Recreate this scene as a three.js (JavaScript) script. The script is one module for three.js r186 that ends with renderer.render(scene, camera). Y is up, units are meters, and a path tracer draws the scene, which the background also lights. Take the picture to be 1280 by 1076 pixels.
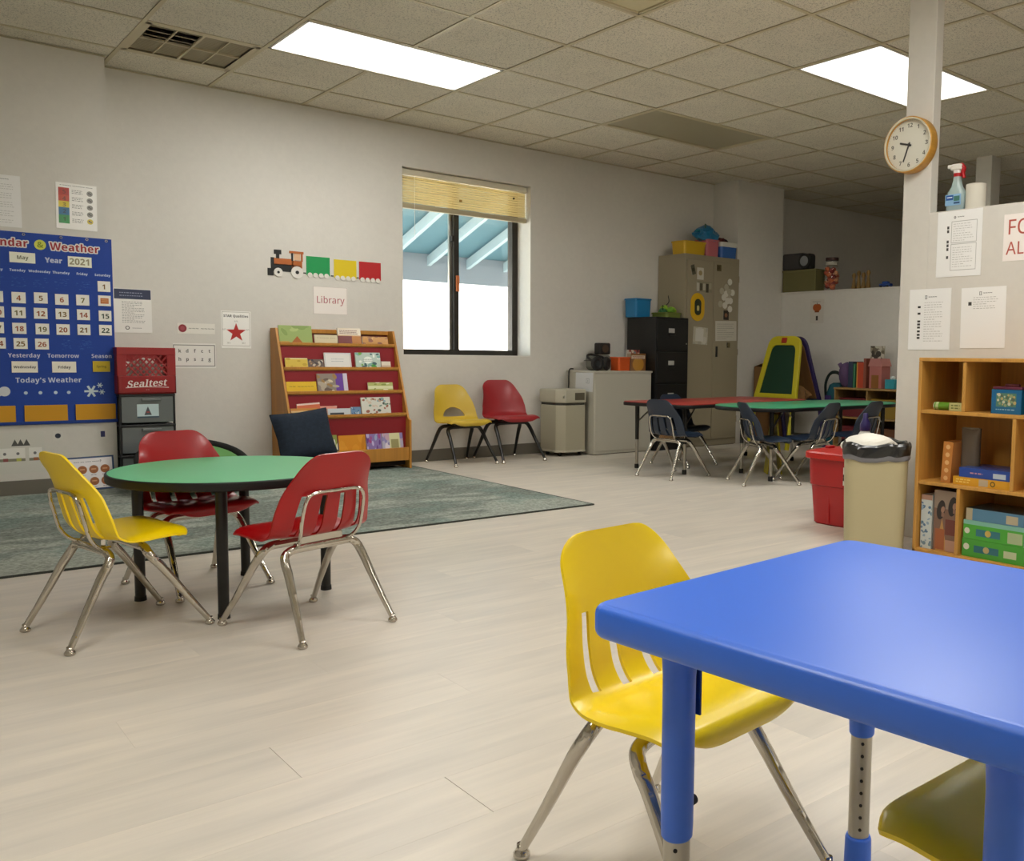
import * as THREE from 'three';
import { RoundedBoxGeometry } from 'three/addons/geometries/RoundedBoxGeometry.js';
import { mergeGeometries, mergeVertices, toCreasedNormals } from 'three/addons/utils/BufferGeometryUtils.js';
import { RectAreaLightUniformsLib } from 'three/addons/lights/RectAreaLightUniformsLib.js';

// ---------------------------------------------------------------- camera, sky, sun, exposure
RectAreaLightUniformsLib.init();
const scene = new THREE.Scene();
const FOCAL = 1136.4;                                   // focal length in pixels of a 1280 x 1076 picture
const camera = new THREE.PerspectiveCamera(2 * Math.atan(538 / FOCAL) * 180 / Math.PI, 1280 / 1076, 0.05, 120);
{
  const yaw = 0.7252, pitch = -0.0818, roll = 0.014;
  const f = new THREE.Vector3(Math.sin(yaw) * Math.cos(pitch), Math.sin(pitch), -Math.cos(yaw) * Math.cos(pitch));
  const r0 = new THREE.Vector3(Math.cos(yaw), 0, Math.sin(yaw));
  const u0 = new THREE.Vector3().crossVectors(r0, f);
  const r = r0.clone().multiplyScalar(Math.cos(roll)).addScaledVector(u0, Math.sin(roll));
  const u = new THREE.Vector3().crossVectors(r, f);
  camera.position.set(-2.492, 0.85, 6.469);
  camera.quaternion.setFromRotationMatrix(new THREE.Matrix4().makeBasis(r, u, f.clone().negate()));
  camera.setViewOffset(1280, 1076, -167, 0, 1280, 1076);  // the photograph is the left part of a wider frame
}
scene.background = new THREE.Color(0.78, 0.9, 1.0);
scene.backgroundIntensity = 7;
const sun = new THREE.DirectionalLight(0xfff2de, 26);
sun.position.set(-5, 14, 7); sun.target.position.set(2, 0, -5);
sun.castShadow = true;
Object.assign(sun.shadow.camera, { left: -14, right: 14, top: 14, bottom: -14, near: 0.5, far: 50 });
sun.shadow.mapSize.set(2048, 2048);
scene.add(sun, sun.target);
const PANEL = 14;                                       // luminance of the lit ceiling panels
const EXPOSURE = 0.96;

// ---------------------------------------------------------------- helpers
const H = 2.556, GX = 0, GZ = 0.435, T = 0.61;
let seed = 7;
const rnd = () => { seed = (Math.imul(seed, 1664525) + 1013904223) | 0; return (seed >>> 0) / 4294967296; };
const rr = (a, b) => a + (b - a) * rnd();
const taken = new Map();
function numbered(name) { const n = taken.get(name) ?? 0; taken.set(name, n + 1); return n ? name + '_' + String(n).padStart(3, '0') : name; }
function thing(name, label, category, [x, y, z] = [0, 0, 0], turn = 0, group) {
  const o = new THREE.Group(); o.name = numbered(name); scene.add(o);
  o.position.set(x, y, z); o.rotation.y = turn; o.userData = { label, category };
  if (group) o.userData.group = group;
  return o;
}
function part(name, geo, mat, parent, pos, label) {
  const m = new THREE.Mesh(geo, mat); m.name = name; m.castShadow = m.receiveShadow = true;
  if (pos) m.position.set(...pos);
  if (label) m.userData.label = label;
  parent.add(m); return m;
}
function solo(name, label, category, geo, mat, pos = [0, 0, 0], turn = 0, group) {
  const m = part(numbered(name), geo, mat, scene, pos); m.rotation.y = turn; m.userData = { label, category };
  if (group) m.userData.group = group;
  return m;
}
function structure(name, geo, mat, pos, label) { const m = part(name, geo, mat, scene, pos); m.userData = { kind: 'structure', label }; return m; }
function copyOf(o, pos, turn, label, group) {
  const c = o.clone(); c.name = numbered(o.name.replace(/_\d+$/, '')); scene.add(c); c.position.set(...pos); c.rotation.y = turn;
  c.userData = { ...o.userData }; if (label) c.userData.label = label; if (group) c.userData.group = group;
  return c;
}
const merge = (list) => mergeGeometries(list.map((g) => { const q = g.index ? g.toNonIndexed() : g; for (const k of Object.keys(q.attributes)) if (!['position', 'normal', 'uv'].includes(k)) q.deleteAttribute(k); return q; }));
function metreUV(g) {                                    // texture coordinates in metres, by the way each face points
  const q = g.index ? g.toNonIndexed() : g, p = q.attributes.position, n = q.attributes.normal, uv = new Float32Array(p.count * 2);
  for (let i = 0; i < p.count; i++) {
    const ax = Math.abs(n.getX(i)), ay = Math.abs(n.getY(i)), az = Math.abs(n.getZ(i));
    const [a, b] = ay >= ax && ay >= az ? [p.getX(i), p.getZ(i)] : ax >= az ? [p.getZ(i), p.getY(i)] : [p.getX(i), p.getY(i)];
    uv[2 * i] = a; uv[2 * i + 1] = b;
  }
  q.setAttribute('uv', new THREE.BufferAttribute(uv, 2)); return q;
}
const box = (w, h, d, x = 0, y = 0, z = 0) => metreUV(new THREE.BoxGeometry(w, h, d)).translate(x, y, z);
const span = (x0, x1, y0, y1, z0, z1) => metreUV(new THREE.BoxGeometry(x1 - x0, y1 - y0, z1 - z0).translate((x0 + x1) / 2, (y0 + y1) / 2, (z0 + z1) / 2));
const rbox = (w, h, d, r = 0.008, x = 0, y = 0, z = 0, s = 2) => metreUV(new RoundedBoxGeometry(w, h, d, s, Math.min(r, w / 2.01, h / 2.01, d / 2.01))).translate(x, y, z);
const cyl = (r0, r1, h, x = 0, y = 0, z = 0, n = 20) => new THREE.CylinderGeometry(r1, r0, h, n).toNonIndexed().translate(x, y, z);
const lathe = (pts, n = 32) => new THREE.LatheGeometry(pts.map(([a, b]) => new THREE.Vector2(a, b)), n);
const V = (a) => new THREE.Vector3(...a);
function roundRect(w, h, r) {
  const s = new THREE.Shape(), x = -w / 2, y = -h / 2;
  s.moveTo(x + r, y); s.lineTo(x + w - r, y); s.absarc(x + w - r, y + r, r, -Math.PI / 2, 0); s.lineTo(x + w, y + h - r); s.absarc(x + w - r, y + h - r, r, 0, Math.PI / 2);
  s.lineTo(x + r, y + h); s.absarc(x + r, y + h - r, r, Math.PI / 2, Math.PI); s.lineTo(x, y + r); s.absarc(x + r, y + r, r, Math.PI, Math.PI * 1.5);
  return s;
}
function slab(shape, t, bevel = 0.004, seg = 3, curve = 16) {         // a plate of thickness t lying flat, its underside at y = 0
  const g = new THREE.ExtrudeGeometry(shape, { depth: t - 2 * bevel, bevelEnabled: bevel > 0, bevelThickness: bevel, bevelSize: bevel, bevelOffset: -bevel, bevelSegments: seg, curveSegments: curve });
  return toCreasedNormals(g.translate(0, 0, bevel).rotateX(-Math.PI / 2), 0.6);
}
function sweep(points, radius, n = 10, steps = 0, smooth = true) {    // a round tube with its own thickness along the way, closed at both ends
  const curve = smooth ? new THREE.CatmullRomCurve3(points.map(V), false, 'centripetal') : null;
  const m = steps || points.length * 5, c = [];
  if (smooth) for (let i = 0; i <= m; i++) c.push(curve.getPoint(i / m)); else points.forEach((p) => c.push(V(p)));
  const pos = [], idx = []; let side = null;
  const L = c.length;
  for (let i = 0; i < L; i++) {
    const t = new THREE.Vector3().subVectors(c[Math.min(i + 1, L - 1)], c[Math.max(i - 1, 0)]).normalize();
    if (!side) { side = Math.abs(t.y) < 0.9 ? new THREE.Vector3(0, 1, 0) : new THREE.Vector3(1, 0, 0); }
    side = side.addScaledVector(t, -side.dot(t)).normalize();
    const b = new THREE.Vector3().crossVectors(t, side), r = typeof radius === 'function' ? radius(i / (L - 1)) : radius;
    for (let k = 0; k < n; k++) { const a = k / n * Math.PI * 2, ca = Math.cos(a) * r, sa = Math.sin(a) * r; pos.push(c[i].x + side.x * ca + b.x * sa, c[i].y + side.y * ca + b.y * sa, c[i].z + side.z * ca + b.z * sa); }
  }
  for (let i = 0; i < L - 1; i++) for (let k = 0; k < n; k++) { const a = i * n + k, b = i * n + (k + 1) % n; idx.push(a, b, a + n, b, b + n, a + n); }
  for (const [row, flip] of [[0, 0], [L - 1, 1]]) { const q = pos.length / 3; pos.push(c[row].x, c[row].y, c[row].z); for (let k = 0; k < n; k++) { const a = row * n + k, b = row * n + (k + 1) % n; flip ? idx.push(q, a, b) : idx.push(q, b, a); } }
  const g = new THREE.BufferGeometry(); g.setAttribute('position', new THREE.Float32BufferAttribute(pos, 3)); g.setIndex(idx);
  g.setAttribute('uv', new THREE.Float32BufferAttribute(new Float32Array(pos.length / 3 * 2), 2));
  g.computeVertexNormals(); return toCreasedNormals(g, 0.9);
}
function soft(w, h, d, bulge) {                        // a stuffed square: thick in the middle, thin at its seams
  const g = new THREE.BoxGeometry(w, h, d, 16, 16, 2), p = g.attributes.position;
  for (let i = 0; i < p.count; i++) {
    const a = p.getX(i) / w * 2, b = p.getY(i) / h * 2, k = Math.pow(Math.max(0, (1 - a * a * a * a) * (1 - b * b * b * b)), 0.6);
    p.setZ(i, Math.sign(p.getZ(i)) * (0.006 + bulge * k)); const pin = 1 - 0.06 * (1 - Math.abs(a * b)) * Math.max(Math.abs(a), Math.abs(b)); p.setX(i, p.getX(i) * pin); p.setY(i, p.getY(i) * pin);
  }
  g.computeVertexNormals(); return g;
}

// ---- noise and computed textures
const hash = (x, y, s) => { let h = Math.imul(x | 0, 374761393) ^ Math.imul(y | 0, 668265263) ^ Math.imul(s | 0, 2246822519); h = Math.imul(h ^ (h >>> 13), 1274126177); return ((h ^ (h >>> 16)) >>> 0) / 4294967296; };
function noise(x, y, px, py, s) {
  const xi = Math.floor(x), yi = Math.floor(y), fx = x - xi, fy = y - yi, u = fx * fx * (3 - 2 * fx), v = fy * fy * (3 - 2 * fy), m = (a, p) => ((a % p) + p) % p;
  const a = hash(m(xi, px), m(yi, py), s), b = hash(m(xi + 1, px), m(yi, py), s), c = hash(m(xi, px), m(yi + 1, py), s), d = hash(m(xi + 1, px), m(yi + 1, py), s);
  return a + (b - a) * u + (c - a) * v + (a - b - c + d) * u * v;
}
function fbm(x, y, nx, ny, s, oct = 4) { let v = 0, k = 0.5, t = 0; for (let o = 0; o < oct; o++) { v += k * noise(x * nx, y * ny, nx, ny, s + o * 17); t += k; nx *= 2; ny *= 2; k *= 0.5; } return v / t; }
function tex(w, h, fn, colour = true) {
  const d = new Uint8Array(w * h * 4);
  for (let j = 0; j < h; j++) for (let i = 0; i < w; i++) { const c = fn(i / w, j / h); const o = (j * w + i) * 4; for (let k = 0; k < 3; k++) d[o + k] = Math.max(0, Math.min(255, Array.isArray(c) ? c[k] : c)); d[o + 3] = 255; }
  const t = new THREE.DataTexture(d, w, h, THREE.RGBAFormat); t.wrapS = t.wrapT = THREE.RepeatWrapping; t.magFilter = THREE.LinearFilter; t.minFilter = THREE.LinearFilter;
  if (colour) t.colorSpace = THREE.SRGBColorSpace; t.needsUpdate = true; return t;
}
const sized = (t, w, h) => { t.repeat.set(1 / w, 1 / h); return t; };
const M = (color, roughness = 0.6, more = {}) => new THREE.MeshStandardMaterial({ color, roughness, ...more });
const tint = (rgb, k) => rgb.map((c) => c * k);

// ---- materials
const roller = sized(tex(256, 256, (x, y) => 128 + 127 * (fbm(x, y, 64, 64, 3, 2) - 0.5) * 1.6, false), 0.5, 0.5);
const wallMap = sized(tex(512, 512, (x, y) => { const n = fbm(x, y, 4, 4, 21, 5) - 0.5, s = fbm(x, y, 90, 90, 22, 2) - 0.5; return tint([220, 216, 207], 1 + n * 0.05 + s * 0.02); }), 2.4, 2.4);
const wallMat = M(0xffffff, 0.62, { map: wallMap, bumpMap: roller, bumpScale: 0.0004 });
const baseMat = M(0x6f6a5e, 0.5);
const tileMap = tex(512, 512, (x, y) => { const n = fbm(x, y, 150, 150, 5, 2), c = fbm(x, y, 5, 5, 6, 3) - 0.5; const pit = n > 0.66 ? 0.80 : 1; return tint([228, 221, 203], pit * (1 + c * 0.05)); });
const tileBump = tex(512, 512, (x, y) => { const n = fbm(x, y, 150, 150, 5, 2); return n > 0.66 ? 40 : 200; }, false);
const tileMats = [[0, 0, 1], [0.37, 0.6, 0.985], [0.71, 0.23, 1.015], [0.13, 0.81, 0.97]].map(([a, b, k]) => { const m = tileMap.clone(), q = tileBump.clone(); m.offset.set(a, b); q.offset.set(a, b); m.needsUpdate = q.needsUpdate = true; return M(new THREE.Color(k, k, k), 0.9, { map: m, bumpMap: q, bumpScale: 0.0012 }); });
const barMat = M(0xcbbf9f, 0.5), barDark = M(0x8f8468, 0.6);
const plankMats = [0, 1, 2, 3, 4, 5].map((k) => {
  const t = tex(512, 96, (x, y) => {
    const warp = fbm(x, y, 3, 3, 40 + k, 3) * 0.5, g = fbm(x + 0.02 * warp, y + warp * 0.3, 4, 12, 60 + k, 4) - 0.5, fine = fbm(x, y, 14, 90, 80 + k, 2) - 0.5, cloud = fbm(x, y, 4, 3, 90 + k, 3) - 0.5;
    const v = 1 + g * 0.055 + fine * 0.025 + cloud * 0.11 + (k - 2.5) * 0.003; return [214 * v, 206 * v - cloud * 2, 193 * v - cloud * 4];
  });
  return M(0xffffff, 0.36, { map: t });
});
const rugMap = sized(tex(1024, 1024, (x, y) => {
  const b = fbm(x, y, 7, 9, 31, 4), f = fbm(x, y, 200, 200, 33, 2) - 0.5, line = fbm(x, y, 6, 40, 34, 3) - 0.5, tq = fbm(x, y, 9, 12, 36, 3);
  const k = Math.max(0, Math.min(1, (b - 0.42) * 5 + line * 2.2)), q = Math.max(0, Math.min(1, (tq - 0.52) * 6));
  return [0, 1, 2].map((c) => ([118, 126, 118][c] * (1 - k) + [152, 158, 148][c] * k) * (1 - q * 0.5) + [112, 134, 126][c] * q * 0.5 + f * 62);
}), 2.2, 2.2);
const rugBump = sized(tex(512, 512, (x, y) => 128 + 220 * (fbm(x, y, 220, 220, 35, 2) - 0.5), false), 1.1, 1.1);
const rugMat = M(0xffffff, 0.95, { map: rugMap, bumpMap: rugBump, bumpScale: 0.004 });
function woodMat(rgb, rough, s, contrast = 0.16) {
  const t = sized(tex(256, 512, (x, y) => { const w = fbm(x, y, 3, 2, s, 3), g = fbm(x + w * 0.12, y, 22, 3, s + 1, 4) - 0.5, f = fbm(x, y, 90, 6, s + 2, 2) - 0.5; return tint(rgb, 1 + g * contrast + f * contrast * 0.5); }), 0.5, 1);
  return M(0xffffff, rough, { map: t });
}
const oak = woodMat([190, 132, 54], 0.42, 101), maple = woodMat([200, 147, 70], 0.4, 111, 0.14);
const chrome = M(0xc9c4ba, 0.16, { metalness: 1 }), steel = M(0xb5b1a6, 0.3, { metalness: 1 }), blackSteel = M(0x14130f, 0.38), rubber = M(0x1c1a18, 0.7), whitePlastic = M(0xe9e6de, 0.45);
const plastic = (c, r = 0.33) => new THREE.MeshPhysicalMaterial({ color: c, roughness: r, clearcoat: 0.25, clearcoatRoughness: 0.25 });
const yellowP = plastic(0xffdc00), redP = new THREE.MeshPhysicalMaterial({ color: 0xa8060d, roughness: 0.3, clearcoat: 0.1 }), navyP = plastic(0x1b2a3e, 0.4), mustardP = plastic(0xd0b035, 0.4), maroonP = plastic(0x9c2026, 0.4);
const blackTrim = M(0x100f0e, 0.5), darkFab = M(0x1a2530, 0.9);
const navyFabric = M(0xffffff, 0.95, { map: sized(tex(256, 256, (x, y) => { const n = fbm(x, y, 110, 110, 200, 2) - 0.5, c = fbm(x, y, 6, 6, 202, 3) - 0.5; return tint([29, 40, 54], 1 + n * 0.5 + c * 0.3); }), 0.25, 0.25) });
const frameMat = M(0x37332d, 0.45, { metalness: 0.4 });
const glass = new THREE.MeshPhysicalMaterial({ color: 0xffffff, transmission: 1, thickness: 0, roughness: 0.0, ior: 1.45 });
const clearPlastic = new THREE.MeshPhysicalMaterial({ color: 0xffffff, transmission: 1, thickness: 0, roughness: 0.05, ior: 1.3 });

// ---- printed matter: every flat print is drawn into a shared sheet
const sheets = [];
function newSheet() {
  const c = document.createElement('canvas'); c.width = c.height = 2048; const g = c.getContext('2d'); g.fillStyle = '#fff'; g.fillRect(0, 0, 2048, 2048);
  const t = new THREE.CanvasTexture(c); t.colorSpace = THREE.SRGBColorSpace; t.anisotropy = 8;
  const s = { c, g, t, x: 4, y: 4, row: 0, paper: M(0xffffff, 0.55, { map: t }), gloss: new THREE.MeshPhysicalMaterial({ color: 0xffffff, map: t, roughness: 0.35, clearcoat: 0.5, clearcoatRoughness: 0.15 }) }; sheets.push(s); return s;
}
let sheet = newSheet();
function ink(w, h, draw) {                             // returns the place of a print on its sheet
  w = Math.round(w); h = Math.round(h);
  if (sheet.x + w + 4 > 2048) { sheet.x = 4; sheet.y += sheet.row + 4; sheet.row = 0; }
  if (sheet.y + h + 4 > 2048) sheet = newSheet();
  const { g } = sheet, x = sheet.x, y = sheet.y; sheet.x += w + 4; sheet.row = Math.max(sheet.row, h);
  g.save(); g.translate(x, y); g.beginPath(); g.rect(-1, -1, w + 2, h + 2); g.clip(); draw(g, w, h); g.restore();
  return { u0: (x + 0.5) / 2048, u1: (x + w - 0.5) / 2048, v0: 1 - (y + h - 0.5) / 2048, v1: 1 - (y + 0.5) / 2048, s: sheet };
}
const swatches = new Map();
function swatch(c) { const key = c + sheets.indexOf(sheet); if (!swatches.has(key)) swatches.set(key, ink(8, 8, (g) => { g.fillStyle = c; g.fillRect(-1, -1, 10, 10); })); return swatches.get(key); }
function printed(w, h, d, front, edge = '#eee', more = {}) {         // a box whose faces carry prints; front looks along +z
  const g = new THREE.BoxGeometry(w, h, d), uv = g.attributes.uv, keep = sheet; sheet = front.s; const e = swatch(edge); sheet = keep;
  ['px', 'nx', 'py', 'ny', 'pz', 'nz'].forEach((f, i) => {
    const r = f === 'pz' ? front : more[f] ?? e, q = r.s === front.s ? r : e;
    for (let k = 0; k < 4; k++) { const a = uv.getX(i * 4 + k), b = uv.getY(i * 4 + k); uv.setXY(i * 4 + k, q.u0 + (q.u1 - q.u0) * a, q.v0 + (q.v1 - q.v0) * b); }
  });
  return g;
}
const fill = (g, c, x, y, w, h) => { g.fillStyle = c; g.fillRect(x, y, w, h); };
const disc = (g, c, x, y, r) => { g.fillStyle = c; g.beginPath(); g.arc(x, y, r, 0, 7); g.fill(); };
const words = (g, s, x, y, px, c = '#222', font = 'sans-serif', align = 'center', weight = 'bold') => { g.fillStyle = c; g.font = `${weight} ${px}px ${font}`; g.textAlign = align; g.textBaseline = 'middle'; g.fillText(s, x, y); };
const scribble = (g, c, x, y, w, rows, dy, th = 2) => { for (let i = 0; i < rows; i++) { let a = x; const end = x + w * (i % 4 === 3 ? 0.55 : rr(0.85, 1)); while (a < end) { const l = rr(5, 16); fill(g, c, a, y + i * dy, Math.min(l, end - a), th); a += l + 4; } } };
function blobs(g, w, h, cols, n, r0, r1) { for (let i = 0; i < n; i++) { g.fillStyle = cols[Math.floor(rnd() * cols.length)]; g.beginPath(); g.ellipse(rr(0, w), rr(0, h), rr(r0, r1), rr(r0, r1), rr(0, 3), 0, 7); g.fill(); } }
const onWall = (name, label, category, w, h, cell, [x, y, z], turn = 0, tilt = 0, gloss = false, edge = '#e4e1da', group) => {
  const m = solo(name, label, category, printed(w, h, 0.0015, cell, edge), gloss ? cell.s.gloss : cell.s.paper, [x, y, z], turn, group); m.rotation.order = 'YXZ'; m.rotation.z = tilt; return m;
};

// ---------------------------------------------------------------- the room
{
  const XL = -5, XR = 9, ZR = 9;
  // floor: planks laid along the back wall over a base
  const floor = structure('floor', span(XL, XR, -0.2, -0.0012, 0, ZR), plankMats[2], null, 'pale grey-beige wood plank floor');
  const PW = 0.181, PL = 1.22, geos = new Map();
  for (let j = 0; j * PW < 6.5; j++) {
    const off = ((j * 0.41) % 1) * PL, z0 = j * PW;
    for (let x0 = -2.75 - off; x0 < 5.2; x0 += PL) {
      const a = Math.max(x0, -2.75), b = Math.min(x0 + PL, 5.2), w = b - a; if (w < 0.05) continue;
      if (z0 > 0.5 && z0 + PW < 2.4 && b < 0.6) continue;             // under the rug
      if (x0 > 1.6 && z0 > 4.2) continue;                             // hidden behind the partition
      const key = Math.round(w * 100); if (!geos.has(key)) { const g = new THREE.BoxGeometry(w - 0.0003, 0.0012, PW - 0.0003), uv = g.attributes.uv; for (let i = 0; i < uv.count; i++) uv.setX(i, uv.getX(i) * w / PL); geos.set(key, g); }
      part('plank', geos.get(key), plankMats[Math.floor(rnd() * 6)], floor, [(a + b) / 2, -0.0006, z0 + PW / 2]);
    }
  }
  // back wall with the window opening
  const shape = new THREE.Shape(); shape.moveTo(XL, 0); shape.lineTo(XR, 0); shape.lineTo(XR, H + 0.45); shape.lineTo(XL, H + 0.45); shape.closePath();
  const hole = new THREE.Path(); hole.moveTo(0.752, 0.83); hole.lineTo(0.752, 2.252); hole.lineTo(1.916, 2.252); hole.lineTo(1.916, 0.83); hole.closePath(); shape.holes.push(hole);
  structure('wall_back', metreUV(new THREE.ExtrudeGeometry(shape, { depth: 0.3, bevelEnabled: false }).translate(0, 0, -0.3)), wallMat, null, 'off-white painted wall with the window');
  structure('wall_back_left', span(XL, -1.247, 0, H + 0.03, 0, 0.22), wallMat, null, 'off-white wall section standing forward behind the calendar');
  structure('wall_corner_pillar', span(4.11, 4.79, 0, H + 0.03, 0, 0.33), wallMat, null, 'off-white boxed pillar in the corner by the tall cabinet');
  structure('wall_half', merge([span(4.79, 4.95, 0, 1.5, 0.33, 2.42), span(4.78, 4.96, 1.5, 1.516, 0.33, 2.42)]), wallMat, null, 'off-white half-height wall with an open top');
  structure('wall_half_post', span(4.80, 4.95, 0, H + 0.03, 2.42, 2.56), wallMat, null, 'slim off-white post at the end of the half wall');
  structure('wall_partition', span(1.32, 1.44, 0, 1.528, 4.13, 8.9), wallMat, null, 'off-white partition wall hung with notices');
  structure('wall_partition_post', rbox(0.062, H + 0.03, 0.145, 0.004, 1.351, (H + 0.03) / 2, 4.0575), wallMat, null, 'slim off-white post carrying the clock');
  structure('wall_left', span(XL - 0.2, XL, -0.2, H + 0.45, -0.3, ZR), wallMat, null, 'off-white side wall');
  structure('wall_right', span(XR, XR + 0.2, -0.2, H + 0.45, -0.3, ZR), wallMat, null, 'off-white far side wall');
  structure('wall_front', span(XL - 0.2, XR + 0.2, -0.2, H + 0.45, ZR, ZR + 0.2), wallMat, null, 'off-white wall opposite the window');
  structure('baseboard_back', span(-1.247, 4.11, 0, 0.092, 0, 0.012), baseMat, null, 'grey-brown vinyl baseboard under the window');
  structure('baseboard_left', span(XL, -1.247, 0, 0.088, 0.22, 0.232), baseMat, null, 'grey-brown vinyl baseboard under the calendar');
  structure('baseboard_right', span(4.778, 4.79, 0, 0.092, 0.33, 2.42), baseMat, null, 'grey-brown vinyl baseboard of the half wall');

  // suspended ceiling: slab, metal grid, tiles
  const ceiling = structure('ceiling', merge([span(XL - 0.2, XR + 0.2, H + 0.3, H + 0.45, -0.3, ZR), span(XL, -2.3, H + 0.033, H + 0.05, 0, ZR), span(7.7, XR, H + 0.033, H + 0.05, 0, ZR), span(-2.3, 7.7, H + 0.033, H + 0.05, 5.75, ZR)]), tileMats[0], null, 'suspended ceiling of square speckled mineral tiles');
  const fix = new Set();                               // tiles taken by light panels and the vent
  for (const [i, j] of [[-1, 1], [0, 1], [3, 1], [4, 1], [-1, 4], [0, 4], [3, 4], [4, 4], [-2, 0], [-1, 7], [0, 7], [-4, 7]]) fix.add(i + ',' + j);
  const tg = new THREE.BoxGeometry(T - 0.022, 0.015, T - 0.022), edgeTile = new THREE.BoxGeometry(T - 0.022, 0.015, GZ - 0.022);
  { const uv = edgeTile.attributes.uv; for (let k = 8; k < 16; k++) uv.setY(k, uv.getY(k) * GZ / T); }
  for (let i = -4; i < 13; i++) for (let j = -1; j < 9; j++) {
    if (fix.has(i + ',' + j)) continue;
    const m = part('ceiling_tile', j < 0 ? edgeTile : tg, tileMats[Math.floor(rnd() * 4)], ceiling, [GX + (i + 0.5) * T, H + 0.0135 + rr(-0.0008, 0.0008), j < 0 ? GZ / 2 : GZ + (j + 0.5) * T]);
    m.rotation.y = j < 0 ? 0 : Math.floor(rnd() * 4) * Math.PI / 2;
  }
  const zSeg = (a, b) => merge([box(0.022, 0.003, b - a, 0, 0, (a + b) / 2), box(0.004, 0.028, b - a, 0, 0.014, (a + b) / 2)]), zOf = (j) => GZ + j * T, runs = { 0: [[0, zOf(1)], [zOf(2), zOf(4)], [zOf(5), zOf(7)], [zOf(8), 6.1]], 4: [[0, zOf(1)], [zOf(2), zOf(4)], [zOf(5), 6.1]] };
  const xBar = merge([box(10.6, 0.003, 0.022), box(10.6, 0.028, 0.004, 0, 0.014)]);
  for (let i = -4; i <= 13; i++) for (const [a, b] of runs[i] ?? [[0, 6.1]]) part('grid_bar', zSeg(a, b), barMat, ceiling, [GX + i * T, H + 0.0025, 0]);
  for (let j = 0; j <= 9; j++) part('grid_bar', xBar, barMat, ceiling, [GX + 4.5 * T, H + 0.0035, GZ + j * T]);
  part('wall_angle', span(-1.247, 4.11, H, H + 0.003, 0, 0.02), barMat, ceiling);
  part('wall_angle', span(XL, -1.247, H, H + 0.003, 0.22, 0.24), barMat, ceiling);
  part('wall_angle', span(4.95, 8, H, H + 0.003, 0, 0.02), barMat, ceiling);
}

// ---- ceiling light panels: a frame, a diffuser and, where lit, the light itself
function panel(i, j, lit, label, group) {
  const x = GX + (i + 1) * T, z = GZ + (j + 0.5) * T, t = thing('ceiling_light', label, 'ceiling light', [x, H, z], 0, group);
  const w = 2 * T - 0.03, d = T - 0.03;
  part('frame', merge([box(w, 0.02, 0.014, 0, 0.012, d / 2 - 0.007), box(w, 0.02, 0.014, 0, 0.012, -d / 2 + 0.007), box(0.014, 0.02, d, w / 2 - 0.007, 0.012), box(0.014, 0.02, d, -w / 2 + 0.007, 0.012)]), lit ? whitePlastic : barMat, t);
  const glow = new THREE.MeshStandardMaterial({ color: 0xf4f1e8, roughness: 0.5, emissive: 0xfffdf8, emissiveIntensity: 2.6 });
  part('diffuser', box(w - 0.028, 0.006, d - 0.028, 0, 0.013), lit ? glow : lit === null ? M(0xa49c80, 0.35) : M(0xd8cda8, 0.4), t);
  part('back_pan', box(w - 0.03, 0.004, d - 0.03, 0, 0.025), whitePlastic, t);
  if (lit) {
    const l = new THREE.RectAreaLight(0xfffdf8, PANEL, w - 0.03, d - 0.03); l.position.set(0, 0.004, 0); l.rotation.x = -Math.PI / 2; l.castShadow = true; t.add(l);
  }
  return t;
}
panel(-1, 1, true, 'lit white ceiling panel beside the ceiling vent');
panel(3, 4, true, 'lit white ceiling panel behind the clock post');
panel(3, 1, null, 'unlit grey ceiling panel flush with the tiles near the window');
panel(-1, 4, false, 'unlit cream ceiling panel between the two lit ones');
panel(-1, 7, true, 'lit white ceiling panel nearest the blue table');
panel(-5, 7, true, 'added unseen ceiling panel brightening the partition from the yellow chair side');  // extra out-of-view panel, added to brighten the partition and the near floor
{
  for (const [x, z, label] of [[0.2, 8.2, 'lit white ceiling panel by the wall opposite the window']]) {
    const t = thing('ceiling_light', label, 'ceiling light', [x, H, z]);
    part('diffuser', box(1.16, 0.006, 0.55, 0, 0.024), new THREE.MeshStandardMaterial({ color: 0xf4f1e8, emissive: 0xfffdf8, emissiveIntensity: 2.6 }), t);
    const l = new THREE.RectAreaLight(0xfffdf8, PANEL, 1.16, 0.55); l.position.y = 0.016; l.rotation.x = -Math.PI / 2; l.castShadow = true; t.add(l);
  }
}
{ // return-air grille: two by four cells, one pair dark
  const t = thing('ceiling_vent', 'metal ceiling vent with grey louvre cells and two dark openings', 'vent', [GX - 1.5 * T, H, GZ + 0.5 * T]);
  const W = 0.53, lou = M(0x9a8f72, 0.5);
  part('frame', merge([box(0.588, 0.004, 0.03, 0, 0.004, 0.279), box(0.588, 0.004, 0.03, 0, 0.004, -0.279), box(0.03, 0.004, 0.588, 0.279, 0.004), box(0.03, 0.004, 0.588, -0.279, 0.004)]), barMat, t);
  part('divider', box(0.012, 0.012, W, 0, 0.008), barMat, t); part('divider', box(W, 0.012, 0.01, 0, 0.008), barMat, t);
  for (const a of [-1, 1]) part('divider', box(0.006, 0.01, W, a * W / 4, 0.008), barMat, t);
  for (const sx of [-1, 1]) for (const sz of [-1, 1]) {
    if (sx < 0 && sz > 0) { for (let k = 0; k < 3; k++) part('louvre', box(W / 2 - 0.012, 0.002, 0.012, sx * W / 4, 0.013, sz * W / 4 + (k - 1) * 0.085).rotateX(0), lou, t); continue; }
    for (let k = 0; k < 12; k++) { const g = box(W / 2 - 0.012, 0.0015, 0.0206); g.rotateX(0.06); part('louvre', g, lou, t, [sx * W / 4, 0.013, sz * W / 4 + (k - 5.5) * 0.0212]); }
  }
}

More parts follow.
